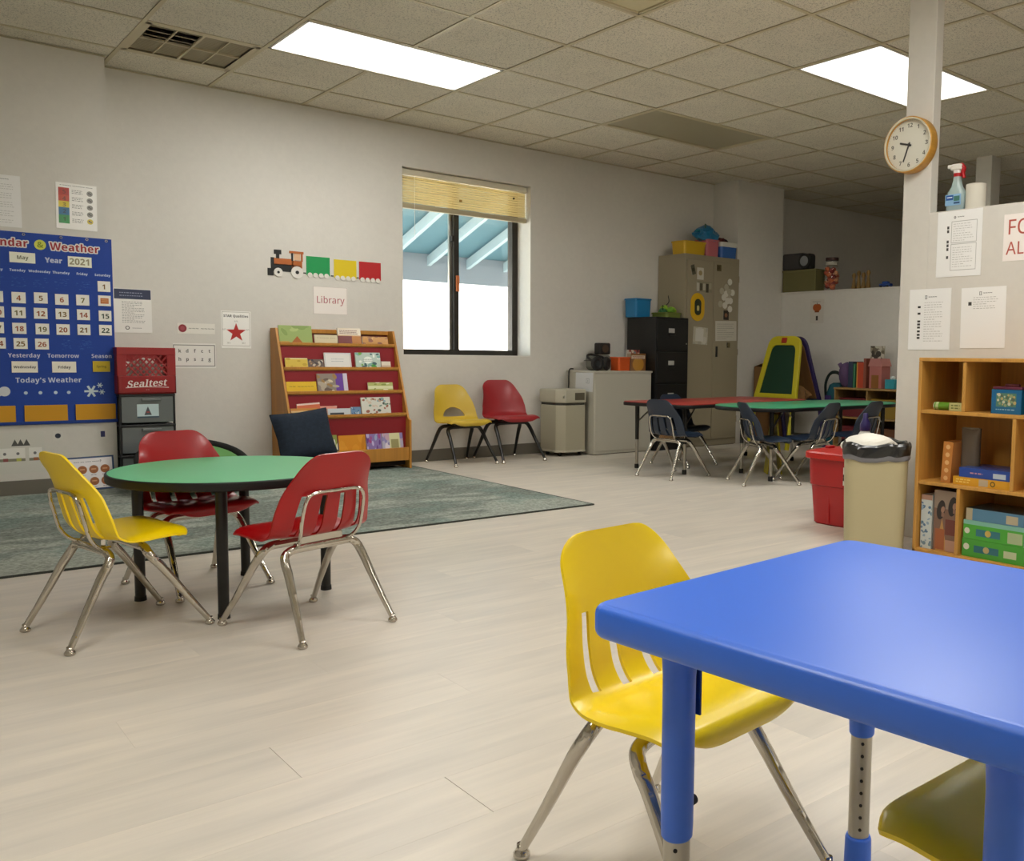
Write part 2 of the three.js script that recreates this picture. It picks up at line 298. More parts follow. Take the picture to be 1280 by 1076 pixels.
// ---- window with blind, and what stands outside
{
  const win = thing('window_1', 'dark-framed sliding window set deep in the wall', 'window'); win.userData.kind = 'structure';
  const zf = -0.225, x0 = 0.752, x1 = 1.916, y0 = 0.83, y1 = 2.252;
  part('frame', merge([span(x0, x1, y0, y0 + 0.05, zf - 0.04, zf + 0.03), span(x0, x1, y1 - 0.05, y1, zf - 0.04, zf + 0.03), span(x0, x0 + 0.05, y0, y1, zf - 0.04, zf + 0.03), span(x1 - 0.055, x1, y0, y1, zf - 0.04, zf + 0.03)]), frameMat, win);
  part('sash', merge([span(1.305, 1.352, y0 + 0.05, y1 - 0.05, zf - 0.01, zf + 0.02)]), frameMat, win);
  part('sash', merge([span(1.28, 1.312, y0 + 0.05, y1 - 0.05, zf - 0.035, zf - 0.012)]), steel, win, null, 'pale metal edge of the fixed sash');
  part('latch', rbox(0.022, 0.05, 0.02, 0.004, 1.29, 1.78, zf + 0.02), rubber, win);
  part('latch', rbox(0.03, 0.13, 0.012, 0.004, 1.335, 1.42, zf + 0.027), M(0xc8703a, 0.5), win, null, 'orange window latch');
  part('pane', span(x0 + 0.05, 1.31, y0 + 0.05, y1 - 0.05, zf - 0.024, zf - 0.021), glass, win);
  part('pane', span(1.35, x1 - 0.055, y0 + 0.05, y1 - 0.05, zf + 0.003, zf + 0.006), glass, win);
  part('sill', span(x0, x1, y0, y0 + 0.006, zf + 0.03, 0.0), whitePlastic, win);

  const bl = thing('window_blind', 'beige wooden slat blind pulled up at the window head', 'blind', [1.334, 0, -0.07]);
  const slatMat = new THREE.MeshPhysicalMaterial({ color: 0xf2e6bf, roughness: 0.7, transmission: 0.6, thickness: 0 }), railMat = M(0xb5a888, 0.6);
  part('headrail', rbox(1.15, 0.045, 0.05, 0.004, 0, 2.226, 0), M(0xdcd4bc, 0.5), bl);
  for (let k = 0; k < 11; k++) { const g = rbox(1.145, 0.0255, 0.004, 0.0018); g.rotateX(-0.75); part('slat', g, slatMat, bl, [0, 2.19 - k * 0.0185, rr(-0.002, 0.002)]); }
  part('bottom_rail', rbox(1.15, 0.038, 0.042, 0.005, 0, 1.972, 0), railMat, bl);
  part('cord', sweep([[-0.46, 2.2, 0.03], [-0.462, 1.95, 0.032], [-0.46, 1.72, 0.03]], 0.002, 6), whitePlastic, bl);
  part('cord_lock', rbox(0.022, 0.018, 0.012, 0.003, -0.06, 2.06, 0.03), M(0x9a7a3c, 0.5), bl);
  part('cord_lock', rbox(0.014, 0.016, 0.012, 0.003, 0.44, 2.14, 0.03), rubber, bl);

  // patio roof sloping down away from the wall, a pale wall across the yard, bright ground
  const roof = thing('patio_roof', 'blue-grey patio roof with white rafters outside the window', 'roof');
  const slope = 0.327, ye = 1.78, ze = -2.9, yAt = (z) => ye + (z - ze) * slope, ang = Math.atan(slope);
  const len = (2.55) / Math.cos(ang), zc = ze + 1.275;
  const sheetMat = M(0x5f8490, 0.8);
  const g1 = new THREE.BoxGeometry(9, 0.02, len); g1.rotateX(-ang); part('roof_sheet', g1, sheetMat, roof, [3.2, yAt(zc) + 0.17, zc]);
  for (let k = 0; k < 14; k++) { const g = new THREE.BoxGeometry(0.045, 0.1, len); g.rotateX(-ang); part('rafter', g, M(0xa9bcc2, 0.8), roof, [0.5 + k * 0.5, yAt(zc) + 0.08, zc]); }
  part('eave_beam', box(9, 0.3, 0.08, 3.2, ye + 0.02, ze), M(0x8f97a0, 0.8), roof);
  for (const x of [-0.9, 7.4]) part('post', box(0.1, ye - 0.1, 0.1, x, (ye - 0.1) / 2 - 0.02, ze), M(0xdcdcd6, 0.7), roof);
  solo('yard_wall', 'white sunlit yard wall beyond the patio roof', 'wall', span(-3, 13, -0.1, 2.05, -7.2, -7.0), M(0xf2efe8, 0.9));
  const gr = structure('ground_outside', span(-14, 22, -0.3, -0.1, -24, -0.3), M(0xd9d4c8, 0.9), null, 'pale concrete ground outside'); 
}

// ---------------------------------------------------------------- rug
{
  const rug = thing('area_rug', 'large grey-green mottled low-pile rug in front of the bookcase', 'rug', [0, 0, 0]);
  part('pile', span(-2.9, 0.684, 0, 0.007, 0.24, 2.438), rugMat, rug);
  part('binding', merge([span(-2.9, 0.692, 0, 0.008, 2.438, 2.446), span(0.684, 0.692, 0, 0.008, 0.24, 2.446)]), M(0x3c3f3a, 0.9), rug, null, 'dark bound edge');
}
const RUG = 0.007;

// ---------------------------------------------------------------- school chairs
function shell({ prof, wid, opening, curl, thick = 0.006, nu = 26, nv = 64, us = [], ss = [], round = [0.07, 0.06] }) {
  const c = new THREE.CatmullRomCurve3(prof.map(([z, y]) => new THREE.Vector3(0, y, z)), false, 'centripetal'); c.arcLengthDivisions = 400;
  const L = c.getLength(), add = (n, more) => { const s = []; for (let i = 0; i <= n; i++) s.push(i / n); for (const m of more) { const k = s.reduce((b, v, i) => Math.abs(v - m) < Math.abs(s[b] - m) ? i : b, 0); s[k] = m; } return [...new Set(s)].sort((a, b) => a - b); };
  let S = add(nv, ss); S = [0, 0.25, 0.6].map((k) => k * 0.012).concat(S.filter((v) => v > 0.012 && v < 0.988), [0.4, 0.75, 1].map((k) => 0.988 + 0.012 * k));
  const U = add(nu, us.map((u) => (u + 1) / 2)).map((u) => u * 2 - 1), P = [], N = [];
  for (const s of S) {
    const p = c.getPointAt(s), t = c.getTangentAt(s), n = new THREE.Vector3(0, t.z, -t.y).multiplyScalar(-1);
    let w = wid(s); const d0 = s * L, d1 = (1 - s) * L, cut = (d, r) => d < r ? r * (1 - Math.sqrt(Math.max(0, 1 - (1 - d / r) ** 2))) : 0;
    w -= cut(d0, round[0]) + cut(d1, round[1]);
    P.push(U.map((u) => { const k = curl(s) * u * u * (0.4 + 0.6 * u * u) - 0.02 * lip(s) * Math.abs(u) ** 9; return new THREE.Vector3(u * w, p.y + n.y * k, p.z + n.z * k); })); N.push(n);
  }
  const pos = [], quad = (a, b, c2, d) => pos.push(a, b, c2, a, c2, d), on = (i, j) => i >= 0 && j >= 0 && i < S.length - 1 && j < U.length - 1 && !(opening && opening((S[i] + S[i + 1]) / 2, (U[j] + U[j + 1]) / 2));
  const lo = (i, j) => P[i][j].clone().addScaledVector(N[i], -thick);
  for (let i = 0; i < S.length - 1; i++) for (let j = 0; j < U.length - 1; j++) if (on(i, j)) {
    const a = P[i][j], b = P[i][j + 1], d = P[i + 1][j], e = P[i + 1][j + 1], A = lo(i, j), B = lo(i, j + 1), D = lo(i + 1, j), E = lo(i + 1, j + 1);
    quad(a, b, e, d); quad(B, A, D, E);
    if (!on(i, j - 1)) quad(A, a, d, D); if (!on(i, j + 1)) quad(b, B, E, e); if (!on(i - 1, j)) quad(A, B, b, a); if (!on(i + 1, j)) quad(d, e, E, D);
  }
  const g = new THREE.BufferGeometry(); g.setAttribute('position', new THREE.Float32BufferAttribute(pos.flatMap((v) => [v.x, v.y, v.z]), 3));
  g.setAttribute('uv', new THREE.Float32BufferAttribute(new Float32Array(pos.length * 2), 2)); g.computeVertexNormals();
  return toCreasedNormals(mergeVertices(g, 1e-5), 0.75);
}
const PROF = [[0.148, 0.272], [0.156, 0.291], [0.148, 0.308], [0.11, 0.316], [0.05, 0.31], [-0.005, 0.3], [-0.045, 0.295], [-0.075, 0.301], [-0.099, 0.326], [-0.112, 0.365], [-0.124, 0.41], [-0.14, 0.47], [-0.162, 0.55]];
const ease = (a, b, x) => { const t = Math.max(0, Math.min(1, (x - a) / (b - a))); return t * t * (3 - 2 * t); };
const wid = (s) => 0.166 + 0.012 * ease(0.05, 0.4, s) - 0.006 * ease(0.45, 0.6, s) - 0.05 * ease(0.58, 1, s);
const curl = (s) => 0.002 + 0.012 * ease(0.1, 0.4, s) + 0.024 * ease(0.4, 0.6, s) - 0.036 * ease(0.72, 1, s);
const lip = (s) => 1 - 0.88 * ease(0.3, 0.55, s);
const bars = [-0.63, -0.21, 0.21, 0.63], slotU = bars.flatMap((b) => [b - 0.062, b + 0.062]);
const slotted = shell({ prof: PROF, wid, curl, us: slotU, ss: [0.5, 0.755], opening: (s, u) => s > 0.5 && s < 0.755 && bars.some((b) => Math.abs(u - b) < 0.062) });
const plain = shell({ prof: PROF, wid, curl: (s) => curl(s) * 1.25 });
const holed = shell({ prof: PROF, wid, curl: (s) => curl(s) * 0.8, nu: 60, nv: 110, opening: (s, u) => { const k = (s - 0.56) / 0.13; return k > 0 && k < 1 && Math.abs(u) < 0.52 * Math.sqrt(1 - k * k * 0.98) - 0.02; } });
const legPath = (sx, sz) => ((zt) => [[0.166 * sx, 0.014, 0.196 * sz], [0.152 * sx, 0.1, 0.196 * sz + (zt - 0.196 * sz) * 0.37], [0.139 * sx, 0.2, 0.196 * sz + (zt - 0.196 * sz) * 0.79], [0.136 * sx, 0.226, 0.196 * sz + (zt - 0.196 * sz) * 0.92], [0.128 * sx, 0.246, zt], [0.108 * sx, 0.258, zt], [0.06 * sx, 0.2605, zt], [0, 0.2605, zt]])(sz > 0 ? 0.035 : -0.07);
const legGeo = {}, gliderGeo = lathe([[0, 0], [0.011, 0], [0.0145, 0.003], [0.0145, 0.008], [0.011, 0.013], [0.0085, 0.017], [0.0085, 0.024], [0, 0.024]], 16);
for (const sx of [-1, 1]) for (const sz of [-1, 1]) legGeo[sx + ',' + sz] = sweep(legPath(sx, sz), (t) => 0.0088 + 0.0042 * ease(0, 0.35, t), 10, 30);
const loopGeo = ((h) => sweep([...h, [0, 0.435, -0.142], ...h.slice().reverse().map(([x, y, z]) => [-x, y, z])], 0.0055, 8, 70))([[-0.08, 0.268, -0.05], [-0.095, 0.274, -0.085], [-0.106, 0.305, -0.112], [-0.109, 0.36, -0.127], [-0.104, 0.408, -0.138], [-0.092, 0.428, -0.142], [-0.065, 0.435, -0.143]]);
const mountGeo = merge([box(0.15, 0.04, 0.012, 0, 0.281, 0.035), box(0.15, 0.034, 0.012, 0, 0.276, -0.066)]);
function chair(name, label, shellGeo, mat, pos, turn, { legs = chrome, loop = true, scale = 1, glide = chrome, group } = {}) {
  const t = thing(name, label, 'chair', pos, turn, group); t.scale.setScalar(scale);
  part('shell', shellGeo, mat, t);
  for (const k of Object.keys(legGeo)) { const [sx, sz] = k.split(',').map(Number), l = part('leg', legGeo[k], legs, t); part('glide', gliderGeo, glide, l, [0.166 * sx, 0, 0.196 * sz]); }
  part('mounting_bracket', mountGeo, legs, t);
  if (loop) part('back_loop', loopGeo, legs, t);
  return t;
}
const D = Math.PI / 180;
chair('school_chair', 'yellow plastic school chair at the round green table', slotted, yellowP, [-1.886, 0, 3.374], 100.6 * D);
chair('school_chair', 'red plastic school chair with its chrome-looped back to the room, at the round green table', slotted, redP, [-1.425, 0, 3.684], -164.4 * D);
chair('school_chair', 'red plastic school chair tucked behind the round green table, facing the room', slotted, redP, [-1.546, 0, 2.955], 12.3 * D);
chair('school_chair', 'yellow slotted plastic chair pulled out beside the blue table', slotted, yellowP, [-1.478, 0, 5.41], 5.3 * D, {});
chair('school_chair', 'yellow plastic chair pushed far under the blue table', slotted, yellowP, [-1.43, 0, 6.015], 180 * D);
chair('school_chair', 'navy plastic school chair at the end of the red table, chrome loop showing', slotted, navyP, [1.92, 0, 1.79], 93.6 * D);
chair('school_chair', 'navy plastic school chair turned sideways at the corner of the green table', slotted, navyP, [2.19, 0, 2.4], 62 * D);
chair('school_chair', 'navy plastic school chair behind the red bin', slotted, navyP, [2.55, 0, 2.52], 192 * D);
chair('school_chair', 'navy plastic school chair behind the beige waste bin', slotted, navyP, [3.03, 0, 2.54], 188 * D);
chair('school_chair', 'navy plastic school chair on the far side of the red table', slotted, navyP, [2.47, 0, 1.33], 4 * D);
chair('school_chair', 'mustard yellow chair with an arched hole in its back, against the wall', holed, mustardP, [1.1, 0, 0.265], 2 * D, { legs: blackSteel, loop: false, scale: 1.1 });
chair('school_chair', 'dark red smooth-backed chair against the wall beside the air purifier', plain, maroonP, [1.53, 0, 0.275], -1 * D, { legs: blackSteel, loop: false, scale: 1.16 });

// ---------------------------------------------------------------- tables
{ // round green table
  const R = 0.381, h = 0.446, t = thing('round_table', 'round green-topped activity table with black legs', 'table', [-1.49, 0, 3.195], 21 * D);
  part('tabletop', lathe([[0, h - 0.004], [R - 0.005, h - 0.004], [R - 0.005, h], [0, h]], 72), M(0x62c48c, 0.4), t);
  part('edge_band', lathe([[R - 0.006, h - 0.0005], [R + 0.001, h - 0.001], [R + 0.003, h - 0.005], [R + 0.003, h - 0.024], [R, h - 0.029], [R - 0.01, h - 0.03]], 72), blackTrim, t);
  part('core', lathe([[0, h - 0.03], [R - 0.008, h - 0.03], [R - 0.006, h - 0.003], [0, h - 0.003]], 60), blackTrim, t);
  for (const sx of [-1, 1]) for (const sz of [-1, 1]) { const l = part('leg', cyl(0.0165, 0.018, h - 0.045, 0.21 * sx, (h - 0.03) / 2 + 0.008, 0.21 * sz), blackSteel, t); part('foot_cap', cyl(0.019, 0.018, 0.016, 0.21 * sx, 0.008, 0.21 * sz), rubber, l); }
}
{ // blue plastic table in front
  const t = thing('square_table', 'blue moulded plastic table with adjustable legs in front', 'table', [-1.458, 0, 5.845], 4.6 * D), h = 0.535, blue = new THREE.MeshPhysicalMaterial({ color: 0x2b70ea, roughness: 0.42, specularIntensity: 1, ior: 1.7 });
  part('tabletop', slab(roundRect(0.622, 0.605, 0.03), 0.044, 0.013, 5, 10).translate(0, h - 0.044, 0), blue, t);
  for (const sx of [-1, 1]) for (const sz of [-1, 1]) {
    const x = 0.23 * sx, z = 0.212 * sz;
    const l = part('leg', merge([lathe([[0.0185, 0.229], [0.0205, 0.232], [0.0212, 0.25], [0.0215, 0.44], [0.024, 0.492]], 28).translate(x, 0, z)]), blue, t);
    part('chrome_tube', cyl(0.0175, 0.0175, 0.24, x, 0.15, z, 24), steel, l, null, 'chrome adjusting tube');
    for (let k = 0; k < 8; k++) { const g = cyl(0.0028, 0.0028, 0.002, 0, 0, 0, 10); g.rotateZ(Math.PI / 2).rotateY(-2.5 + (sz > 0 ? 0.2 : 0)); g.translate(x + 0.0176 * Math.cos(2.5) * 1.0, 0.072 + k * 0.021, z + 0.0176 * Math.sin(2.5)); part('adjusting_hole', g, rubber, l); }
    part('foot', lathe([[0, 0], [0.021, 0], [0.0225, 0.004], [0.0215, 0.05], [0.019, 0.056], [0, 0.056]], 24).translate(x, 0, z), blue, l);
    const kn = cyl(0.0065, 0.008, 0.014, 0, 0, 0, 14); kn.rotateZ(Math.PI / 2); part('knob', kn, rubber, l, [x + 0.027, 0.268, z]);
    part('bracket', rbox(0.004, 0.105, 0.03, 0.0015, x - 0.026 * sx, 0.44, z), M(0x123f8f, 0.5), l);
  }
}
function legTable(name, label, shape, top, pos, turn, legs, h = 0.51) {
  const t = thing(name, label, 'table', pos, turn);
  part('tabletop', slab(shape, 0.006, 0.0015, 2, 32).translate(0, h - 0.006, 0), top, t);
  part('edge_band', slab(shape, 0.026, 0.005, 3, 32).scale(1.004, 1, 1.006).translate(0, h - 0.0305, 0), blackTrim, t);
  for (const [x, z] of legs) {
    const l = part('leg', cyl(0.014, 0.017, 0.27, x, h - 0.155, z), blackSteel, t); part('chrome_tube', cyl(0.012, 0.012, 0.24, x, 0.13, z), steel, l); part('foot_cap', lathe([[0, 0], [0.016, 0], [0.0165, 0.03], [0.013, 0.034], [0, 0.034]], 16).translate(x, 0, z), rubber, l);
    part('brace', sweep([[x, h - 0.16, z], [x * 0.78, h - 0.035, z * 0.86]], 0.006, 8, 0, false), steel, l);
  }
}
legTable('activity_table', 'long red-topped activity table with a black edge', roundRect(1.55, 0.66, 0.07), M(0xa83a34, 0.35), [2.71, 0, 1.47], 5 * D, [[-0.68, -0.24], [0.68, -0.24], [0.68, 0.24], [-0.68, 0.24]]);
legTable('activity_table', 'long green-topped activity table in front of the red one', roundRect(1.7, 0.64, 0.28), M(0x3f9f72, 0.33), [2.95, 0, 2.18], 0, [[-0.66, 0.2], [0.66, 0.2], [0.66, -0.2], [-0.5, -0.22]], 0.512);

// ---------------------------------------------------------------- book display, its books, cushion, saucer chair
{
  const bc = thing('book_display', 'wooden sloping book display with five red tiers', 'bookcase', [0, RUG, 0]);
  const side = new THREE.Shape(); [[0.012, 0], [0.376, 0], [0.376, 0.352], [0.345, 0.366], [0.11, 1.0], [0.012, 1.0]].forEach(([z, y], i) => i ? side.lineTo(-z, y) : side.moveTo(-z, y)); side.closePath();
  const sg = metreUV(new THREE.ExtrudeGeometry(side, { depth: 0.012, bevelEnabled: true, bevelSize: 0.002, bevelThickness: 0.002, bevelSegments: 2, bevelOffset: -0.002 }).rotateY(Math.PI / 2));
  part('side_panel', sg, oak, bc, [-0.25, 0, 0]); part('side_panel', sg, oak, bc, [0.608, 0, 0]);
  const X0 = -0.235, X1 = 0.607, red = M(0x8c1620, 0.5), tiers = [[0.893, 0.140], [0.725, 0.203], [0.56, 0.264], [0.396, 0.324]], cx = (X0 + X1) / 2, w = X1 - X0;
  part('back_board', span(X0, X1, 0.86, 0.99, 0.014, 0.026), M(0x7c3222, 0.5), bc);
  part('top_rail', rbox(w, 0.03, 0.02, 0.004, cx, 0.985, 0.03), oak, bc);
  const stops = [...tiers, [0.10, 0.36]];
  stops.forEach(([y, z], k) => {
    if (k) {
      const [yu, zu] = stops[k - 1], a = [z - 0.055, y - 0.004], b = [zu - 0.006, yu - 0.016], L = Math.hypot(b[0] - a[0], b[1] - a[1]), g = new THREE.BoxGeometry(w, L, 0.006); g.rotateX(Math.atan2(b[0] - a[0], b[1] - a[1]));
      part('tier_panel', metreUV(g), red, bc, [cx, (a[1] + b[1]) / 2, (a[0] + b[0]) / 2 - 0.003], 'dark red sloping tier panel');
    }
    if (k < 4) { part('ledge', span(X0, X1, y - 0.018, y - 0.008, z - 0.062, z - 0.006), oak, bc); part('lip', rbox(w, 0.02, 0.012, 0.003, cx, y, z), oak, bc); }
  });
  part('ledge', span(X0, X1, 0.088, 0.1, 0.29, 0.35), oak, bc);
  part('front_board', rbox(w, 0.095, 0.014, 0.004, cx, 0.106, 0.358), oak, bc); part('base', span(X0, X1, 0.02, 0.06, 0.05, 0.3), M(0x2c1c10, 0.8), bc);

  // books: tier, x from, x to, height, thickness, cover, label
  const cover = (base, draw) => ink(230, 190, (g, w2, h2) => { fill(g, base, 0, 0, w2, h2); draw(g, w2, h2); });
  const list = [
    [0, -0.225, 0.004, 0.135, 0.012, '#9db36a', (g, w, h) => { blobs(g, w, h * 0.5, ['#b3c47c', '#8aa25a'], 8, 10, 40); g.fillStyle = '#b0672c'; g.beginPath(); g.moveTo(70, h); g.lineTo(125, h * 0.55); g.lineTo(170, h); g.fill(); fill(g, '#c9a04a', 0, h * 0.82, w * 0.3, h * 0.18); }, 'large green picture book with a brown hill on its cover'],
    [0, 0.02, 0.186, 0.075, 0.01, '#d9cda9', (g, w, h) => { words(g, '~ ~~~~~ ~~~', w / 2, h * 0.3, 34, '#6b5b49'); }, 'low cream picture book on the top tier of the display'],
    [0, 0.19, 0.362, 0.128, 0.014, '#d9b48a', (g, w, h) => { fill(g, '#e6d9c3', 0, 0, w, h * 0.4); scribble(g, '#6d2b2b', 20, 24, w * 0.8, 3, 16, 8); blobs(g, w, h, ['#7b2f2a', '#b8642c', '#5a2b45'], 0, 0, 0); fill(g, '#7a3030', 0, h * 0.45, w * 0.6, h * 0.55); fill(g, '#c07a2a', w * 0.6, h * 0.45, w * 0.4, h * 0.55); }, 'cream and maroon picture book standing on the top tier'],
    [0, 0.372, 0.57, 0.07, 0.012, '#c98d35', (g, w, h) => blobs(g, w, h, ['#a8682a', '#e0b35c', '#8a4a22'], 14, 8, 26), 'low orange-brown picture book on the top tier of the display'],
    [1, -0.212, -0.058, 0.078, 0.012, '#dcc04d', (g, w, h) => { fill(g, '#efe3a8', 0, 0, w, 20); blobs(g, w, h, ['#c7a63a'], 5, 10, 30); }, 'plain low yellow picture book on the second tier'],
    [1, -0.054, 0.056, 0.07, 0.01, '#6d5f58', (g, w, h) => blobs(g, w, h, ['#3e3c44', '#b28d6a', '#8a4540', '#cfc4b0'], 22, 8, 28), 'small dark patterned picture book on the second tier'],
    [1, 0.062, 0.258, 0.118, 0.01, '#e8e6e0', (g, w, h) => { g.strokeStyle = '#c7c9c8'; g.lineWidth = 6; g.strokeRect(8, 8, w - 16, h - 16); scribble(g, '#a9b0b4', 60, 70, 110, 2, 26, 6); }, 'plain white picture book on the second tier'],
    [1, 0.292, 0.482, 0.122, 0.012, '#b9ccc0', (g, w, h) => { blobs(g, w, h, ['#4e8f8d', '#7fb0a6', '#e9ece3', '#3e6466', '#6fae4a'], 26, 8, 24); disc(g, '#e9efe6', w / 2, h * 0.45, 40); scribble(g, '#555', w * 0.3, h * 0.4, w * 0.4, 2, 18, 5); disc(g, '#3fa048', w * 0.72, h * 0.85, 24); }, 'pale teal patterned picture book on the second tier'],
    [1, 0.488, 0.56, 0.058, 0.008, '#e5d9c6', (g, w, h) => fill(g, '#cdb79c', 0, h * 0.5, w, h * 0.5), 'small cream booklet at the right end of the second tier'],
    [2, -0.228, -0.022, 0.082, 0.012, '#e6bd24', (g, w, h) => { words(g, '~~ ~~~~~', w / 2, h * 0.42, 46, '#5b4412'); }, 'low bright yellow book with dark lettering on the third tier'],
    [2, -0.012, 0.203, 0.138, 0.014, '#8f8378', (g, w, h) => { fill(g, '#6b3fa0', w * 0.6, 0, w * 0.25, h); blobs(g, w * 0.6, h, ['#b5a894', '#6e5d52', '#d6c9ae', '#a27e4a'], 18, 10, 30); fill(g, '#d8d1e0', w * 0.86, 0, w * 0.14, h); blobs(g, w, h, ['#59358a'], 0, 0, 0); }, 'grey and purple picture book standing on the third tier'],
    [2, 0.355, 0.545, 0.072, 0.01, '#b5bd6e', (g, w, h) => { fill(g, '#dfe0b5', 0, h * 0.35, w, h * 0.3); blobs(g, w, h, ['#8d9a4b', '#e8e6c8'], 10, 8, 22); }, 'low green picture book on the third tier'],
    [3, -0.222, -0.04, 0.066, 0.012, '#d5913f', (g, w, h) => fill(g, '#e9c58e', 0, h * 0.25, w, h * 0.2), 'low orange picture book on the fourth tier'],
    [3, 0.03, 0.195, 0.058, 0.01, '#ccd3d8', (g, w, h) => { fill(g, '#3a4048', w * 0.1, h * 0.5, w * 0.6, h * 0.3); }, 'low grey-white picture book on the fourth tier'],
    [3, 0.2, 0.272, 0.066, 0.01, '#6f94b8', (g, w, h) => blobs(g, w, h, ['#c9d8e2', '#4b6f99'], 12, 8, 26), 'small blue picture book on the fourth tier'],
    [3, 0.278, 0.498, 0.132, 0.014, '#dcdbcf', (g, w, h) => { blobs(g, w, h, ['#7d9a86', '#c2a68b', '#8fb0b8', '#4f5b52', '#d9c8b4', '#a0634e'], 34, 6, 18); }, 'white speckled picture book standing on the fourth tier'],
    [4, -0.03, 0.086, 0.235, 0.012, '#8d9a45', (g, w, h) => blobs(g, w, h, ['#e2d56a', '#4a6b2c', '#e9e6cf', '#3b3f35'], 30, 8, 22), 'green and yellow patterned book on the bottom tier'],
    [4, 0.094, 0.29, 0.285, 0.014, '#dd9118', (g, w, h) => { blobs(g, w, h, ['#e39a26', '#d08412'], 8, 14, 40); for (const [x, y] of [[120, 45], [150, 60], [95, 62], [160, 40]]) disc(g, '#8a5410', x, y, 6); g.strokeStyle = '#b87410'; g.lineWidth = 8; g.beginPath(); g.arc(w / 2, h * 0.75, 60, 0.2, 2.9); g.stroke(); }, 'large orange picture book on the bottom tier'],
    [4, 0.298, 0.412, 0.23, 0.012, '#8f78b3', (g, w, h) => blobs(g, w, h, ['#6a3c8c', '#c5b8dd', '#b04a86', '#9fb5cf'], 26, 8, 26), 'purple patterned book on the bottom tier'],
    [4, 0.416, 0.578, 0.228, 0.012, '#b7b3c9', (g, w, h) => { blobs(g, w, h, ['#e0d6e2', '#8f86bb', '#c7a6b8'], 20, 10, 30); fill(g, '#d9d7a6', w * 0.35, h * 0.3, w * 0.5, h * 0.5); fill(g, '#9a9463', w * 0.42, h * 0.5, w * 0.36, h * 0.28); }, 'lilac book with a pale house on the bottom tier'],
  ];
  for (const [k, x0, x1, h, t, base, draw, label] of list) {
    const [y, z] = stops[k], cell = cover(base, draw), tilt = -0.2, yb = k === 4 ? 0.101 : y - 0.007;
    const b = solo('picture_book', label, 'book', printed(x1 - x0, h, t, cell, '#e2ddd0').translate(0, h / 2, 0), cell.s.gloss, [(x0 + x1) / 2, yb + RUG, z - (k === 4 ? 0.022 : 0.024) + rr(-0.003, 0.003)], 0, 'picture books on the display'); b.rotation.x = tilt; b.rotation.z = rr(-0.01, 0.01);
  }
  { // slanted pink booklet and orange booklet leaning over the fourth tier
    for (const [x, c, w, rz, dz, label] of [[-0.09, '#d9714a', 0.16, 0.06, 0.0, 'coral booklet leaning on the fourth tier'], [-0.03, '#e8a08e', 0.25, -0.2, -0.014, 'pink booklet slanting across the fourth tier']]) {
      const cell = cover(c, (g, W, h) => { fill(g, '#f3d9cc', 0, 0, W, h * 0.12); blobs(g, W, h, [c], 3, 10, 20); });
      const b = solo('booklet', label, 'book', printed(w, 0.1, 0.006, cell, '#e8ddd0').translate(0, 0.05, 0), cell.s.gloss, [x, 0.396 - 0.007 + RUG + (rz < 0 ? 0.01 : 0), 0.324 - 0.036 + dz]); b.rotation.x = -0.2; b.rotation.z = rz;
    }
  }
  const cu = thing('cushion', 'dark navy square cushion leaning against the book display', 'cushion', [-0.2, RUG, 0.5]);
  const cg = soft(0.40, 0.34, 0.1, 0.06); const cm = part('cover', cg, navyFabric, cu, [-0.01, 0.285, 0.0]); cm.rotation.set(-0.3, 0.12, 0.13);
  const pp = sweep([[-0.186, -0.156, 0], [0.186, -0.156, 0], [0.186, 0.156, 0], [-0.186, 0.156, 0], [-0.186, -0.156, 0]], 0.004, 6, 0, false); const pm = part('piping', pp, navyFabric, cm);
  const under = thing('floor_pillow', 'dark grey floor pillow lying under the navy cushion', 'cushion', [-0.21, RUG, 0.56]);
  const ug = soft(0.42, 0.3, 0.12, 0.065); ug.rotateX(-Math.PI / 2); part('cover', ug, darkFab, under, [0, 0.066, 0]);

  const sc = thing('saucer_chair', 'low green saucer chair with a black padded rim by the wall', 'chair', [-0.93, RUG, 0.64]);
  const dish = new THREE.Group();
  const rimG = new THREE.TorusGeometry(0.29, 0.026, 12, 48).rotateX(Math.PI / 2), seatG = lathe([[0, -0.07], [0.1, -0.062], [0.19, -0.038], [0.25, -0.012], [0.285, 0.004], [0.285, 0.012], [0.25, -0.004], [0.19, -0.03], [0.1, -0.054], [0, -0.062]], 40);
  for (const g of [rimG, seatG]) g.rotateX(0.33).translate(0, 0.175, 0);
  part('rim', rimG, M(0x0f0f10, 0.85), sc, null, 'black padded rim'); part('seat', seatG, M(0x6aa05e, 0.9), sc, null, 'green fabric seat');
  for (const a of [0.6, 2.5, 3.8, 5.6]) part('leg', sweep([[Math.cos(a) * 0.2, 0.006, Math.sin(a) * 0.2], [Math.cos(a) * 0.26, 0.17 - Math.sin(a) * 0.08, Math.sin(a) * 0.26]], 0.008, 8, 0, false), blackSteel, sc);
}

